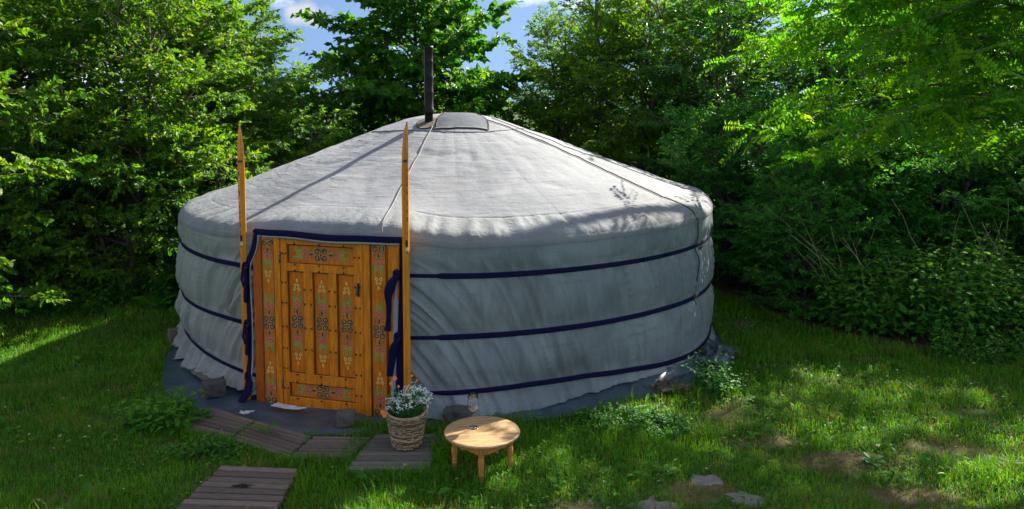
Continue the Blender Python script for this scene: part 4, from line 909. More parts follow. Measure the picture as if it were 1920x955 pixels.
def make_glass():
    e = empty('wine_glass', (-.268, 5.320, TZ + float(gz(TX, TY)) + .0015)); tag(e, 'empty clear wine glass standing on the round table', 'wine glass')
    h = .238
    bowl = [(.0001, .102), (.008, .104), (.020, .114), (.034, .130), (.0415, .152), (.042, .170), (.038, .200), (.032, h - .001), (.0314, h), (.0308, h - .001), (.0374, .200), (.0414, .170), (.0409, .152), (.0334, .1308), (.019, .1148), (.0001, .1075)]
    mb = MB(); mb.lathe(bowl, (0, 0, 0), 40); mb.build('bowl', M['glass'], e, True)
    mb = MB(); mb.lathe([(.0001, .0092), (.0050, .0092), (.0038, .030), (.0038, .085), (.0048, .1005), (.0001, .1012)], (0, 0, 0), 20); mb.build('stem', M['glass'], e, True)
    mb = MB(); mb.lathe([(.0001, .0), (.034, .0), (.035, .0015), (.030, .0035), (.010, .0075), (.0001, .0086)], (0, 0, 0), 40); mb.build('foot', M['glass'], e, True)
make_glass()

# ------------------------------------------------------------------ trees and shrubs
def tubes_np(polys, rads, n):
    """many polylines of equal length -> one tube mesh.  polys (k,m,3) rads (k,m)"""
    k, m, _ = polys.shape; T = nrm(np.gradient(polys, axis=1)); ref = np.where(np.abs(T[..., 2:3]) > .85, np.array([1.0, 0, 0]), np.array([0, 0, 1.0]))
    A = nrm(np.cross(T, ref)); B = np.cross(T, A); th = np.arange(n) / n * 2 * np.pi
    V = polys[:, :, None] + rads[:, :, None, None] * (np.cos(th)[:, None] * A[:, :, None] + np.sin(th)[:, None] * B[:, :, None])
    I = np.arange(k * m * n).reshape(k, m, n); J = np.roll(I, -1, 2)
    F = np.stack([I[:, :-1], J[:, :-1], J[:, 1:], I[:, 1:]], -1).reshape(-1, 4)
    return V.reshape(-1, 3), F
def merge(lst):
    V = []; F = []; o = 0
    for v, f in lst: V.append(v); F.append(f + o); o += len(v)
    return np.vstack(V), np.vstack(F)
ENV = {'full': ([0, .15, .4, .7, .9, 1], [.75, 1.0, 1.0, .8, .5, .25]), 'round': ([0, .2, .5, .8, 1], [.55, .9, 1, .75, .35]), 'shrub': ([0, .3, .6, .85, 1], [.9, 1.05, .95, .7, .4]), 'col': ([0, .3, .7, 1], [.8, 1, .9, .5])}

def tree(name, label, cat, x, y, H, R, h0, m, leafL, seed, limbs=46, shape='full', stems=1, leafW=.55, K=7, flat=.55, twigL=.17, step=.085, bark='bark', group=None, elev=(.25, .8), droop=.15, six=False, trunk_r=None, lean=(0, 0), limb_list=None, compound=False, sub_gap=.2, tint=(0, 1), spread=.3):
    rg = np.random.default_rng(seed)
    e = empty(name, (x, y, float(gz(x, y)))); tag(e, label, cat, group)
    tr = trunk_r or (.02 + .012 * H)
    # stems
    sts = []
    for k in range(stems):
        a = rg.uniform(0, 6.28); t = np.linspace(0, 1, 12)[:, None]; off = np.array([math.cos(a), math.sin(a), 0]) * (spread if stems > 1 else .04) * R
        P = np.concatenate([np.zeros((12, 2)), t * H * (.97 if k == 0 else rg.uniform(.75, .97))], 1) + off * t ** .8 + (off * .15 if stems > 1 else 0)
        P[:, 0] += lean[0] * t[:, 0] ** 3.5; P[:, 1] += lean[1] * t[:, 0] ** 3.5
        P[:, :2] += np.cumsum(rg.normal(0, .012 * H ** .7, (12, 2)), 0) * np.linspace(0, 1, 12)[:, None]; P[0, 2] = -.05
        sts.append(P)
    wood = [tubes_np(np.array(sts), np.array([np.linspace(tr * (1 if stems == 1 else .62), .012, 12)] * stems), 8)]
    ex, ey = ENV[shape]
    limbP = []; limbR = []
    specs = []
    for i in range(limbs):
        t = (i + rg.uniform(0, 1)) / limbs; h = h0 + (1 - h0) * t * .98; az = i * 2.39996 + rg.normal(0, .3); ln = R * np.interp(t, ex, ey) * rg.uniform(.62, 1.15); el = elev[0] + (elev[1] - elev[0]) * t + rg.normal(0, .14)
        st = sts[rg.integers(0, stems)]; f = h * 11; j = min(int(f), 10); p0 = st[j] + (st[j + 1] - st[j]) * (f - j)
        specs.append((p0, az, ln, el))
    for (z_, az, ln, el) in (limb_list or []):
        st = sts[0]; f = min(z_ / H, .99) * 11; j = min(int(f), 10); specs.append((st[j] + (st[j + 1] - st[j]) * (f - j), az, ln, el))
    for (p0, az, ln, el) in specs:
        t = np.linspace(0, 1, 7); bend = rg.normal(0, .25); d = np.stack([np.cos(az + bend * t) * np.cos(el - droop * 2.2 * t), np.sin(az + bend * t) * np.cos(el - droop * 2.2 * t), np.sin(el - droop * 2.2 * t)], -1)
        P = p0 + np.concatenate([np.zeros((1, 3)), np.cumsum(d[:-1] * ln / 6, 0)], 0) + np.cumsum(rg.normal(0, .012, (7, 3)), 0)
        limbP.append(P); limbR.append(np.linspace(max(.006, (.009 if compound else .016) * ln ** .8), .003, 7))
    LP = np.array(limbP); wood.append(tubes_np(LP, np.array(limbR), 5))
    # sub-branches
    SP = []
    for P in limbP:
        ln = np.linalg.norm(P[-1] - P[0]); mm = max(3, int(ln / sub_gap)); D_ = nrm(P[-1] - P[0])
        for j in range(mm):
            s = .16 + .84 * (j + rg.uniform(.2, .8)) / mm; f = s * 6; q = min(int(f), 5); p0 = P[q] + (P[q + 1] - P[q]) * (f - q); dl = nrm(P[q + 1] - P[q])
            sg = 1 if j % 2 else -1; an = sg * rg.uniform(.55, 1.15); c, s2 = math.cos(an), math.sin(an)
            d = np.array([dl[0] * c - dl[1] * s2, dl[0] * s2 + dl[1] * c, dl[2] * .5 + rg.normal(.05, .28)]); d = nrm(d); l2 = min(.85, (.22 + .42 * (1 - s) * ln ** .7)) * rg.uniform(.7, 1.3)
            t = np.linspace(0, 1, 4)[:, None]; SP.append(p0 + d * l2 * t + np.array([0, 0, -droop * .5]) * l2 * t ** 2 + rg.normal(0, .006, (4, 3)) * t)
        t = np.linspace(0, 1, 4)[:, None]; SP.append(P[-2] + (P[-1] - P[-2]) * t * 1.8)
    SP = np.array(SP); wood.append(tubes_np(SP, np.tile(np.linspace(.0048, .002, 4), (len(SP), 1)), 3))
    V, F = merge(wood); link('trunk', mesh_np('trunk', V, None, F, True), M[bark], e)
    # twigs
    ln = np.linalg.norm(SP[:, -1] - SP[:, 0], axis=1); nt = np.maximum(3, (ln / step).astype(int)); own = np.repeat(np.arange(len(SP)), nt)
    idx = np.concatenate([np.arange(k) for k in nt]); s = (idx + rg.uniform(.1, .9, len(own))) / nt[own]; s = np.minimum(.15 + .87 * s, .999)
    f = s * 3; q = f.astype(int); p0 = SP[own, q] + (SP[own, q + 1] - SP[own, q]) * (f - q)[:, None]; dl = nrm(SP[own, q + 1] - SP[own, q])
    sg = np.where(idx % 2 == 0, 1, -1); an = sg * rg.uniform(.35, 1.2, len(own)) * np.where(s > .9, .35, 1); c, s2 = np.cos(an), np.sin(an)
    d = nrm(np.stack([dl[:, 0] * c - dl[:, 1] * s2, dl[:, 0] * s2 + dl[:, 1] * c, dl[:, 2] * .6 + rg.normal(.0, .30, len(own))], -1)); tl = twigL * rg.uniform(.6, 1.25, len(own))
    N_ = len(own); upv = nrm(np.array([0, 0, 1.0]) + rg.normal(0, flat, (N_, 3)))
    tt = (np.arange(K) + .6) / K; k_ = np.tile(np.arange(K), N_); o_ = np.repeat(np.arange(N_), K); t_ = tt[k_]
    B = p0[o_] + d[o_] * (tl[o_] * t_)[:, None] + np.array([0, 0, -1.0]) * (droop * .6 * tl[o_] * t_ ** 2)[:, None]
    side = nrm(np.cross(upv, d))[o_] * np.where(k_ % 2 == 0, 1, -1)[:, None]
    if compound: Dr = side + d[o_] * .25 + rg.normal(0, .10, (len(o_), 3)) + np.array([0, 0, -.18]); Nn = nrm(upv[o_] + rg.normal(0, .14, (len(o_), 3)))
    else: Dr = side * rg.uniform(.35, 1.0, (len(o_), 1)) + d[o_] * .75 + np.array([0, 0, -.25]) + rg.normal(0, .25, (len(o_), 3)); Nn = nrm(upv[o_] + rg.normal(0, .38, (len(o_), 3)))
    lk = leafL * rg.uniform(.65, 1.2, len(o_)) * (np.where(k_ == K - 1, 1.0, 1.0))
    tn = np.clip(tint[0] + (tint[1] - tint[0]) * np.clip(rg.normal(.45, .26, N_)[o_] + rg.normal(0, .13, len(o_)), 0, 1), 0, 1)
    keep = B[:, 2] > .03
    leaves_obj('crown', M[m], e, B[keep], Dr[keep], Nn[keep], lk[keep], lk[keep] * leafW, tn[keep], six, .14, .12)
    return e

def again(src, label, x, y, rz, sc=1.0, sz=None, cat='tree', group=None, tilt=(0, 0)):
    """another individual of the same kind: the thing and each of its parts are copied, mesh data shared"""
    o = src.copy(); COL.objects.link(o); o.location = (x, y, float(gz(x, y))); o.rotation_euler = (tilt[0], tilt[1], math.radians(rz)); o.scale = (sc, sc, sz or sc)
    tag(o, label, cat, group)
    for ch in src.children:
        c = ch.copy(); COL.objects.link(c); c.parent = o
    return o

G1 = 'hornbeams of the left hedge'; G2 = 'low shrubs along the left hedge'; G3 = 'privet shrubs right of the yurt'; G4 = 'dark hawthorns of the right thicket'; G5 = 'hazel shrubs behind the yurt'
def plant_trees():
    hk = dict(group=G1, flat=.8, K=10, sub_gap=.145, twigL=.18, leafW=.62, elev=(.25, 1.0))
    near = tree('hornbeam_tree', 'near hornbeam whose sunlit sprays hang in at the left edge', 'tree', -6.45, 8.6, 5.0, 1.75, .06, 'hornbeam', .080, 201, 50, 'full', six=True, **hk)
    ha = tree('hornbeam_tree', 'tall leafy hornbeam filling the far left behind the near sprays', 'tree', -7.2, 11.3, 5.6, 1.9, .03, 'hornbeam', .076, 203, 96, 'full', stems=3, tint=(0, .9), **hk)
    hb = tree('hornbeam_tree', 'tall hornbeam with pale forked stems left of the yurt', 'tree', -5.05, 11.5, 5.6, 1.75, .14, 'hornbeam', .074, 202, 92, 'full', stems=4, bark='bark_l', **hk)
    again(ha, 'hornbeam beside the sky gap, its right side sloping down', -4.75, 13.2, 75, .78, .72, group=G1)
    again(ha, 'backmost hornbeam behind the forked stems', -6.3, 13.7, 190, 1.1, group=G1)
    again(hb, 'backmost hornbeam at the far left corner', -8.9, 13.0, 130, 1.2, group=G1)
    again(ha, 'hornbeam deep behind the sky gap hornbeam', -5.4, 15.6, 300, 1.0, .8, group=G1)
    hs = tree('hornbeam_shrub', 'sunlit low hornbeam shrub at the far left lawn edge', 'shrub', -6.2, 9.95, 2.2, 1.0, .04, 'hornbeam', .072, 220, 66, 'shrub', stems=4, group=G2, flat=.7, elev=(.1, .9), K=8, sub_gap=.12, leafW=.6)
    again(hs, 'sunlit hornbeam shrub below the forked stems', -5.05, 10.15, 100, 1.05, 1.15, 'shrub', G2)
    again(hs, 'hornbeam shrub touching the left flank of the yurt', -4.1, 10.8, 200, 1.0, 1.0, 'shrub', G2)
    again(hs, 'low hornbeam shrub beside the near left sprays', -7.3, 9.6, 290, .9, .8, 'shrub', G2)
    again(hs, 'hornbeam shrub in the second row of the left hedge', -3.5, 12.2, 20, 1.1, 1.0, 'shrub', G2)
    # behind the yurt
    tree('maple_tree', 'dense green maple directly behind the stove pipe', 'tree', -1.75, 14.9, 5.0, 1.9, .05, 'maple', .125, 231, 92, 'round', leafW=.85, K=7, elev=(.05, .9), flat=.8, twigL=.2, step=.085, sub_gap=.16)
    hz = tree('hazel_shrub', 'low dark hazel under the sky gap behind the left roof', 'shrub', -3.6, 14.3, 2.9, 1.3, .03, 'maple', .092, 205, 64, 'shrub', stems=3, K=7, sub_gap=.14, flat=.8, leafW=.75, group=G5)
    again(hz, 'hazel shrub behind the peak of the yurt roof', -.35, 15.9, 140, 1.0, .98, 'shrub', G5)
    again(hz, 'low hazel shrub behind the birches', 1.5, 17.6, 250, 1.1, .82, 'shrub', G5)
    bi = tree('birch_tree', 'taller yellow green birch right of the sky gap', 'tree', 2.3, 15.0, 5.2, 1.65, .05, 'birch', .070, 234, 96, 'round', K=9, tint=(.2, 1), flat=.9, sub_gap=.14, stems=3, elev=(.2, 1.1), spread=.5, group='birches behind the yurt')
    again(bi, 'airy birch with sky showing through, right of the stove pipe', 0.75, 16.8, 90, .85, .84, group='birches behind the yurt')
    again(bi, 'low dense birch behind the right slope of the roof', 1.35, 15.4, 200, .85, .80, group='birches behind the yurt')
    again(bi, 'deep birch between the taller birch and the hawthorns', 3.3, 16.3, 300, 1.1, 1.05, group='birches behind the yurt')
    # right thicket
    wk = dict(K=9, sub_gap=.15, flat=.9, leafW=.6, group=G4, stems=3, elev=(.2, 1.1), spread=.5)
    wa = tree('hawthorn_tree', 'dark hawthorn behind the right shoulder of the yurt', 'tree', 3.5, 12.9, 4.9, 1.7, .02, 'dark', .070, 241, 92, 'full', **wk)
    wb = tree('hawthorn_tree', 'dark hawthorn with arching twigs above the privet', 'tree', 4.85, 11.9, 5.0, 1.7, .02, 'dark', .072, 242, 92, 'full', droop=.3, **wk)
    again(wa, 'tall dark hawthorn behind the bright locust branches', 6.5, 11.9, 110, 1.15, .78, group=G4)
    again(wb, 'deepest hawthorn between the birch and the thicket', 4.6, 15.4, 200, 1.15, 1.0, group=G4)
    again(wa, 'deepest hawthorn at the far right corner', 9.2, 15.6, 300, 1.3, 1.2, group=G4)
    again(wb, 'hawthorn behind the ivy thicket at the right edge', 7.3, 14.6, 60, 1.3, 1.2, group=G4)
    iv = tree('ivy_thicket', 'dark glossy ivy thicket under the locust at the right edge', 'shrub', 5.95, 10.1, 2.1, 1.25, .02, 'dark', .074, 246, 84, 'shrub', stems=3, leafW=.9, flat=.9, K=7, sub_gap=.13, group='ivy thickets under the locust')
    again(iv, 'dark ivy thicket at the right edge behind the dry stalks', 7.4, 9.6, 130, 1.1, 1.1, 'shrub', 'ivy thickets under the locust')
    pr = tree('privet_shrub', 'broad privet shrub in the middle of the right thicket', 'shrub', 4.15, 10.0, 2.2, 1.1, .02, 'privet', .060, 252, 96, 'shrub', stems=5, leafW=.45, K=10, flat=1.0, group=G3, elev=(.2, 1.1), droop=.05, sub_gap=.11)
    again(pr, 'privet shrub nearest the right wall of the yurt', 3.15, 11.0, 120, .95, 1.02, 'shrub', G3)
    again(pr, 'low privet shrub above the bare soil strip', 3.5, 9.5, 220, .72, .66, 'shrub', G3)
    again(pr, 'privet shrub hidden half behind the nettle bank', 5.2, 9.9, 320, .95, .8, 'shrub', G3)
    # locust reaching in from the right: sprays hang out to the left, towards the light
    ll = []
    rg = np.random.default_rng(77)
    for k in range(44):
        z_ = 2.3 + 2.1 * (k / 44) + rg.normal(0, .1); az = math.pi + rg.uniform(-.30, .60); ll.append((z_, az, rg.uniform(2.0, 3.35), rg.uniform(.15, .50)))
    tree('locust_tree', 'bright green locust tree with feathery sprays reaching in from the right', 'tree', 5.75, 7.5, 6.0, 2.0, .45, 'locust', .064, 261, 9, 'round', limb_list=ll, compound=True, K=17, leafW=.50, twigL=.28, step=.12, flat=.9, droop=.30, sub_gap=.22, elev=(.15, .8), trunk_r=.11)
    # tall ash added for its unseen high crown, which shades the lawn
    ash = tree('lawn_shade_ash', 'tall ash added behind the right thicket, its unseen high crown shading the lawn', 'tree', 7.6, 13.4, 15.0, 3.7, .68, 'dark', .13, 271, 42, 'round', lean=(-4.6, 4.0), K=7, leafW=.5, twigL=.26, step=.13, sub_gap=.25, trunk_r=.15)
    again(ash, 'younger unseen ash added beyond the right edge of the thicket to shade the lawn', 10.3, 12.5, 0, .46, .53)  # second ash, added out of view to dapple the right lawn with shade
plant_trees()

# ------------------------------------------------------------------ nettles, stalks, weeds
def herb(name, label, cat, x, y, rx, ry, h, n, m, leafL, leafW, seed, group=None, pairs=7, arch=.2, tint=(0, 1)):
    rg = np.random.default_rng(seed); e = empty(name, (x, y, 0)); tag(e, label, cat, group)
    a = rg.uniform(0, 6.28, n); q = np.sqrt(rg.uniform(0, 1, n)); bx = q * rx * np.cos(a); by = q * ry * np.sin(a); hh = h * (1 - .45 * q ** 2) * rg.uniform(.65, 1.1, n)
    t = np.linspace(0, 1, 5); ln = rg.normal(0, arch, (n, 2)) + np.stack([bx, by], -1) * .25
    P = np.stack([bx[:, None] + ln[:, :1] * hh[:, None] * t ** 2, by[:, None] + ln[:, 1:] * hh[:, None] * t ** 2, hh[:, None] * t + gz(x + bx, y + by)[:, None]], -1)
    V, F = tubes_np(P, np.tile(np.linspace(.004, .0018, 5), (n, 1)), 4); link('stems', mesh_np('stems', V, None, F, True), M['stem'], e)
    k = np.tile(np.arange(pairs * 2 + 3), n); o = np.repeat(np.arange(n), pairs * 2 + 3); lev = np.minimum(k // 2, pairs); s = .18 + .82 * lev / pairs; s = np.minimum(s, .995); f = s * 4; qi = f.astype(int); B = P[o, qi] + (P[o, qi + 1] - P[o, qi]) * (f - qi)[:, None]
    az = rg.uniform(0, 6.28, n)[o] + lev * 1.57 + (k % 2) * np.pi + rg.normal(0, .25, len(o)); Dr = np.stack([np.cos(az), np.sin(az), rg.normal(.0, .22, len(o)) + .25 * (lev >= pairs)], -1)
    sz = leafL * (1.1 - .55 * s) * rg.uniform(.75, 1.15, len(o)); Nn = nrm(np.array([0, 0, 1.0]) + rg.normal(0, .3, (len(o), 3)))
    B = B + Dr * (.25 * sz)[:, None]
    tn = np.clip(tint[0] + (tint[1] - tint[0]) * (.25 + .5 * s + rg.normal(0, .15, len(o))), 0, 1)
    leaves_obj('foliage', M[m], e, B, Dr, Nn, sz, sz * leafW, tn, True, .10, .28)
    return e
GN = 'nettle clumps along the right lawn edge'
herb('nettle_clump', 'nettle clump at the left end of the nettle bank', 'nettles', 4.0, 8.75, .55, .45, .85, 95, 'nettle', .115, .66, 301, GN)
herb('nettle_clump', 'tallest nettle clump in the middle of the nettle bank', 'nettles', 4.75, 8.35, .70, .55, 1.10, 150, 'nettle', .12, .66, 302, GN)
herb('nettle_clump', 'nettle clump at the right end of the nettle bank', 'nettles', 5.65, 7.95, .65, .5, .95, 130, 'nettle', .115, .66, 303, GN)
herb('nettle_clump', 'nettle clump behind the others under the dry stalks', 'nettles', 5.4, 8.9, .7, .5, 1.1, 110, 'nettle', .115, .66, 304, GN)
herb('nettle_clump', 'low nettle fringe on the lawn edge below the tallest clump', 'nettles', 4.75, 7.62, .7, .22, .38, 80, 'nettle', .06, .6, 305, GN, 5)
herb('nettle_clump', 'nettle clump outside the right lawn corner', 'nettles', 6.6, 7.6, .6, .5, .9, 90, 'nettle', .115, .66, 306, GN)
for i, (x, y, rx, ry, h, lb) in enumerate([(-6.9, 9.15, .7, .4, .55, 'sunlit weed bank at the far left lawn edge'), (-5.6, 9.45, .7, .35, .5, 'weed bank below the left hedge shrubs'), (-4.5, 9.85, .6, .35, .55, 'dark weed bank by the left rear of the yurt'), (-3.9, 10.4, .4, .4, .6, 'tall weeds close against the left rear wall')]):
    herb('weed_bank', lb, 'weeds', x, y, rx, ry, h, 80, 'weed', .085, .55, 320 + i, 'weed banks along the left hedge', 5)
herb('creeper', 'leafy creeper growing up the tarp right of the table', 'creeper', .95, 6.12, .42, .12, .15, 60, 'privet', .055, .8, 331, None, 4, .4)
herb('creeper', 'leafy creeper at the right rear foot of the yurt', 'creeper', 1.78, 6.78, .16, .2, .34, 34, 'privet', .055, .8, 332, None, 5, .4)
herb('creeper', 'low dark creeper patch on the lawn before the right wall', 'creeper', 1.0, 5.98, .40, .14, .13, 60, 'privet', .05, .85, 333, None, 3, .5)
herb('weed_clump', 'leafy weed clump on the sheet edge left of the duckboards', 'weeds', -2.72, 6.05, .30, .22, .26, 44, 'weed', .10, .5, 334, None, 4, .4)
herb('weed_clump', 'leafy weed clump between the two rows of duckboards', 'weeds', -2.15, 5.50, .38, .10, .15, 40, 'weed', .06, .5, 335, None, 3, .4)

def stalks(label, x, y, n, h, seed, lean):
    rg = np.random.default_rng(seed); e = empty('dry_stalks', (x, y, 0)); tag(e, label, 'dry stalks', 'dead stalks among the nettles')
    for k in range(n):
        b = np.array([rg.normal(0, .28), rg.normal(0, .15), .05]); hh = h * rg.uniform(.6, 1.1); d = np.array([rg.normal(lean, .34), rg.normal(0, .2)]); t = np.linspace(0, 1, 7)
        P = np.stack([b[0] + d[0] * hh * t ** 1.3, b[1] + d[1] * hh * t ** 1.3, b[2] + hh * t * (1 - .12 * t)], -1) + rg.normal(0, .008, (7, 3)); mb = MB(); mb.tube(P, np.linspace(.0034, .0016, 7), 4)
        if rg.uniform() < .5:
            q = P[4]; mb.tube([q, q + np.array([rg.normal(0, .1), rg.normal(0, .05), .12])], .0018, 3)
        mb.build('stalk', M['dry'], e, True)
stalks('pale dead stalks fanning up left of the nettle bank', 4.15, 8.9, 13, 1.35, 401, -.35)
stalks('pale dead stalks fanning up at the right edge', 5.85, 8.6, 18, 1.45, 402, .30)
stalks('few dead stalks rising in the middle of the nettle bank', 4.9, 8.9, 6, 1.5, 403, .0)

def rosette(name, label, x, y, n, L_, W_, seed, up=.5, z=None, group=None):
    """broad-leaved weed, every leaf its own piece"""
    rg = np.random.default_rng(seed); e = empty(name, (x, y, float(gz(x, y)) if z is None else z)); tag(e, label, 'weed', group)
    for k in range(n):
        a = k * 2.4 + rg.normal(0, .3); l = L_ * rg.uniform(.6, 1.1); w = W_ * rg.uniform(.8, 1.15); u = up * rg.uniform(.5, 1.3); t = np.linspace(0, 1, 8)
        c = np.stack([np.cos(a) * l * t * (1 - .1 * t), np.sin(a) * l * t * (1 - .1 * t), .01 + u * l * t * (1.3 - .9 * t)], -1); s = np.array([-math.sin(a), math.cos(a), 0]); hw = w / 2 * np.clip(np.sin(np.pi * np.clip((t - .12) / .88, 0, 1)) ** .7, .06, 1)
        G = np.stack([c - s * hw[:, None] + [0, 0, .12 * w], c, c + s * hw[:, None] + [0, 0, .12 * w]], 1); I = np.arange(24).reshape(8, 3); F = np.stack([I[:-1, :-1], I[1:, :-1], I[1:, 1:], I[:-1, 1:]], -1).reshape(-1, 4)
        link('leaf', mesh_np('leaf', G.reshape(-1, 3), None, F, True, {'tint': np.full(len(F), rg.uniform(.1, .9))}), M['weed'], e)
rosette('dock_plant', 'young dock plant growing on the middle duckboard', -1.86, 5.80, 5, .15, .045, 501, .9, .03)
rosette('dock_plant', 'broad dock leaves on the left weed clump', -2.50, 6.12, 8, .17, .06, 502, .7)
rosette('dock_plant', 'broad pale weed at the foot of the table, right side', .30, 5.02, 8, .10, .045, 503, .4)
rosette('dock_plant', 'leafy weed in the lawn right of the creeper', 1.05, 5.25, 9, .11, .045, 504, .5)
rosette('dock_plant', 'flat broad weed between the bare patches at right', 2.55, 5.42, 8, .12, .05, 505, .35)
rosette('dock_plant', 'broad weed at the left front lawn corner', -2.75, 5.0, 9, .10, .04, 506, .4)
rosette('dock_plant', 'broad pale weed alone in the left lawn', -3.55, 6.35, 8, .12, .05, 507, .4)
rosette('dock_plant', 'large burdock at the left rear lawn edge', -4.35, 9.45, 9, .34, .16, 508, .8)
rosette('dock_plant', 'flat weed in the sunny strip of the right lawn', 2.05, 6.5, 8, .10, .04, 509, .4)

# ------------------------------------------------------------------ grass
def in_poly(x, y, c):
    ins = np.ones(len(x), bool)
    for k in range(4):
        a = c[k]; b = c[(k + 1) % 4]; ins &= ((b[0] - a[0]) * (y - a[1]) - (b[1] - a[1]) * (x - a[0])) < .0
    return ins
def make_grass():
    rg = np.random.default_rng(55)
    # denser near the camera, thinning with distance; reaches past both sides of the picture
    n = 400000; y = 3.9 + 7.4 * rg.uniform(0, 1, n) ** 1.35; x = rg.uniform(-1, 1, n) * (1.5 + .74 * y)
    r, p = polar(x, y); keep = r > sheet_r(p) - .015
    for c in TILES: keep &= ~in_poly(x + .05 * (vnoise(x * 14, y * 14, 88) - .5), y + .06 * (vnoise(x * 14, y * 14, 89) - .5), c.mean(0) + (c - c.mean(0)) * .95)
    for fx, fy, a, b in FLAGS: keep &= (((x - fx) / a) ** 2 + ((y - fy) / b) ** 2 + .9 * (fbm(x * 9, y * 9, 90, 2) - .5)) > .6
    keep &= y < lawn_edge(x) + .35
    x, y, r, p = x[keep], y[keep], r[keep], p[keep]
    b = bare_at(x, y); cl = fbm(x * 3.2, y * 3.2, 91, 3); keep = rg.uniform(0, 1, len(x)) > np.clip(b * 1.02 + (.42 - cl) * 1.2, 0, .965)
    x, y, r, p, b, cl = x[keep], y[keep], r[keep], p[keep], b[keep], cl[keep]; n = len(x)
    edge = np.exp(-np.clip(r - sheet_r(p), 0, 9) / .12) * np.where((p > 0) & (p < 70), .35, .25)
    for c in TILES:
        ctr = c.mean(0); edge = np.maximum(edge, .55 * np.exp(-(np.clip(np.hypot(x - ctr[0], y - ctr[1]) - .30, 0, 9) / .12) ** 2))
    edge = np.maximum(edge, .9 * np.exp(-np.clip(lawn_edge(x) - y, 0, 9) / .25))
    tuft = np.clip((fbm(x * 2.3 + 9, y * 2.3, 93, 3) - .5) * 4.5, 0, 1)
    L_ = (.032 + .034 * rg.uniform(0, 1, n) ** 1.5 + .050 * tuft + .075 * edge * rg.uniform(.3, 1, n)) * (1 - .5 * b) * np.where(rg.uniform(0, 1, n) > .988, 2.0, 1)
    az = rg.uniform(0, 6.283, n); lean = np.abs(rg.normal(.45, .35, n)); wd = .0030 + .0034 * rg.uniform(0, 1, n) ** 2 + .0007 * np.clip(y - 5, 0, 5)
    d = np.stack([np.cos(az), np.sin(az), 0 * az], -1); s = np.stack([-np.sin(az), np.cos(az), 0 * az], -1); tw = rg.uniform(-1, 1, n)[:, None]; s = nrm(s + d * tw)
    B = np.stack([x, y, gz(x, y) - .002], -1); up = np.array([0, 0, 1.0])
    m = B + up * (L_ * .62)[:, None] + d * (L_ * lean * .30)[:, None]; t = B + up * (L_ * np.clip(1.05 - .3 * lean, .45, 1))[:, None] + d * (L_ * lean * .95)[:, None]
    w = wd[:, None]
    V = np.stack([B - s * w * .5, B + s * w * .5, m + s * w * .42, m - s * w * .42, t], 1).reshape(-1, 3); i = np.arange(n)[:, None] * 5
    F4 = i + np.array([[0, 1, 2, 3]]); F3 = i + np.array([[3, 2, 4]])
    dry = rg.uniform(0, 1, n) < (.09 + .6 * np.clip(b + .15 * (fbm(x * 1.5, y * 1.5, 95, 3) - .3), 0, 1))
    tn = np.where(dry, rg.uniform(0, .35, n), np.clip(.62 + .9 * (fbm(x * 1.6, y * 1.6, 97, 3) - .5) + .5 * (fbm(x * 7, y * 7, 98, 2) - .5) + rg.normal(0, .20, n), .40, 1))
    # rank grass leaning over the front edges of the boards
    EX = []
    for c in TILES[1:]:
        k = 750; t = rg.uniform(-.08, 1.08, k)[:, None]; q = c[3] + (c[2] - c[3]) * t + np.stack([rg.normal(0, .03, k), -.02 - np.abs(rg.normal(0, .06, k)) + rg.uniform(0, .05, k)], -1); EX.append(q)
    for k, (cx, cy, rx, ry) in ((500, (-1.14, 5.55, .04, .2)), (500, (-.50, 5.5, .05, .25)), (500, (-1.06, 5.95, .12, .05)), (900, (-.15, 5.75, .35, .08)), (200, (-.3, 5.15, .3, .1))): EX.append(np.stack([rg.normal(cx, rx, k), rg.normal(cy, ry, k)], -1))
    Q = np.vstack(EX); n2 = len(Q); L2 = rg.uniform(.04, .11, n2); a2 = rg.uniform(0, 6.283, n2); ln2 = np.abs(rg.normal(.5, .3, n2)); d2 = np.stack([np.cos(a2), np.sin(a2), 0 * a2], -1); s2 = nrm(np.stack([-np.sin(a2), np.cos(a2), 0 * a2], -1) + d2 * rg.uniform(-1, 1, n2)[:, None]); B2 = np.concatenate([Q, gz(Q[:, 0], Q[:, 1])[:, None] - .002], 1); m2 = B2 + up * (L2 * .62)[:, None] + d2 * (L2 * ln2 * .3)[:, None]; t2 = B2 + up * (L2 * np.clip(1.05 - .3 * ln2, .45, 1))[:, None] + d2 * (L2 * ln2 * .95)[:, None]; w2 = rg.uniform(.003, .0062, n2)[:, None]
    V2 = np.stack([B2 - s2 * w2 * .5, B2 + s2 * w2 * .5, m2 + s2 * w2 * .42, m2 - s2 * w2 * .42, t2], 1).reshape(-1, 3); i2 = np.arange(n2)[:, None] * 5 + len(V)
    V = np.vstack([V, V2]); F4 = np.vstack([F4, i2 + np.array([[0, 1, 2, 3]])]); F3 = np.vstack([F3, i2 + np.array([[3, 2, 4]])]); tn = np.concatenate([tn, np.clip(rg.normal(.62, .2, n2), .4, 1)])
    o = link('grass', mesh_np('grass', V, F3, F4, False, {'tint': np.concatenate([tn, tn])}), M['grass']); tag(o, 'short shaded grass of the lawn with taller tufts', 'grass', kind='stuff')
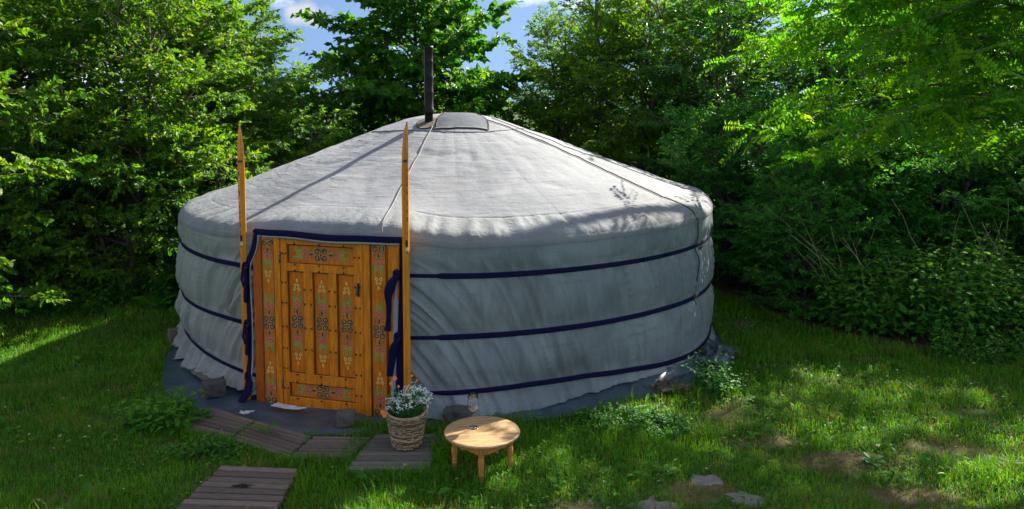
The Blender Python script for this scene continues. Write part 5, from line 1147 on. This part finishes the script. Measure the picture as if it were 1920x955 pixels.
    # small broad leaves (clover, plantain) mixed into the turf
    n = 21000; y = 4.1 + 6.3 * rg.uniform(0, 1, n) ** 1.3; x = rg.uniform(-1, 1, n) * (1.2 + .72 * y); r, p = polar(x, y); cl = fbm(x * 2.1 + 30, y * 2.1, 99, 3)
    keep = (r > sheet_r(p)) & (cl > .49) & (y < lawn_edge(x) + .3) & (bare_at(x, y) < .6)
    for c in TILES: keep &= ~in_poly(x, y, c)
    x, y = x[keep], y[keep]; n = len(x); B = np.stack([x, y, gz(x, y) + rg.uniform(.012, .05, n)], -1); Dr = nrm(np.concatenate([rg.normal(0, 1, (n, 2)), rg.uniform(0, .5, (n, 1))], 1))
    l = rg.uniform(.014, .045, n) * np.where(rg.uniform(0, 1, n) > .93, 2.0, 1)
    o = leaves_obj('ground_cover', M['weed'], None, B, Dr, nrm(rg.normal(0, .3, (n, 3)) + [0, 0, 1]), l, l * .6, rg.uniform(0, 1, n), True); tag(o, 'small clover and plantain leaves mixed into the turf', 'clover', kind='stuff')
    n = 420; y = 4.4 + 5.0 * rg.uniform(0, 1, n) ** 1.2; x = rg.uniform(-1, 1, n) * (.5 + .7 * y); r, p = polar(x, y); keep = (r > sheet_r(p)) & (y < lawn_edge(x)); x, y = x[keep], y[keep]; n = len(x)  # pale leaf and petal flecks, put in as bright sparkle among the blades
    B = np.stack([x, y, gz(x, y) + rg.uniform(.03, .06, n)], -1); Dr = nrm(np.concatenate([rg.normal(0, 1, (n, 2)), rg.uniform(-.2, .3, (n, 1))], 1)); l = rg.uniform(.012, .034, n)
    o = leaves_obj('sparkle_leaves', M['fallen'], None, B, Dr, nrm(rg.normal(0, .4, (n, 3)) + [0, 0, 1]), l, l * .6, rg.uniform(0, 1, n), True); tag(o, 'pale dead leaves and petals scattered to add sparkle to the lawn', 'fallen leaves', kind='stuff')
make_grass()
print('tris', sum(sum(len(p.vertices) - 2 for p in o.data.polygons) if len(o.data.polygons) < 2000 else len(o.data.loops) - 2 * len(o.data.polygons) for o in SC.objects if o.type == 'MESH'), 'objects', len(SC.objects))
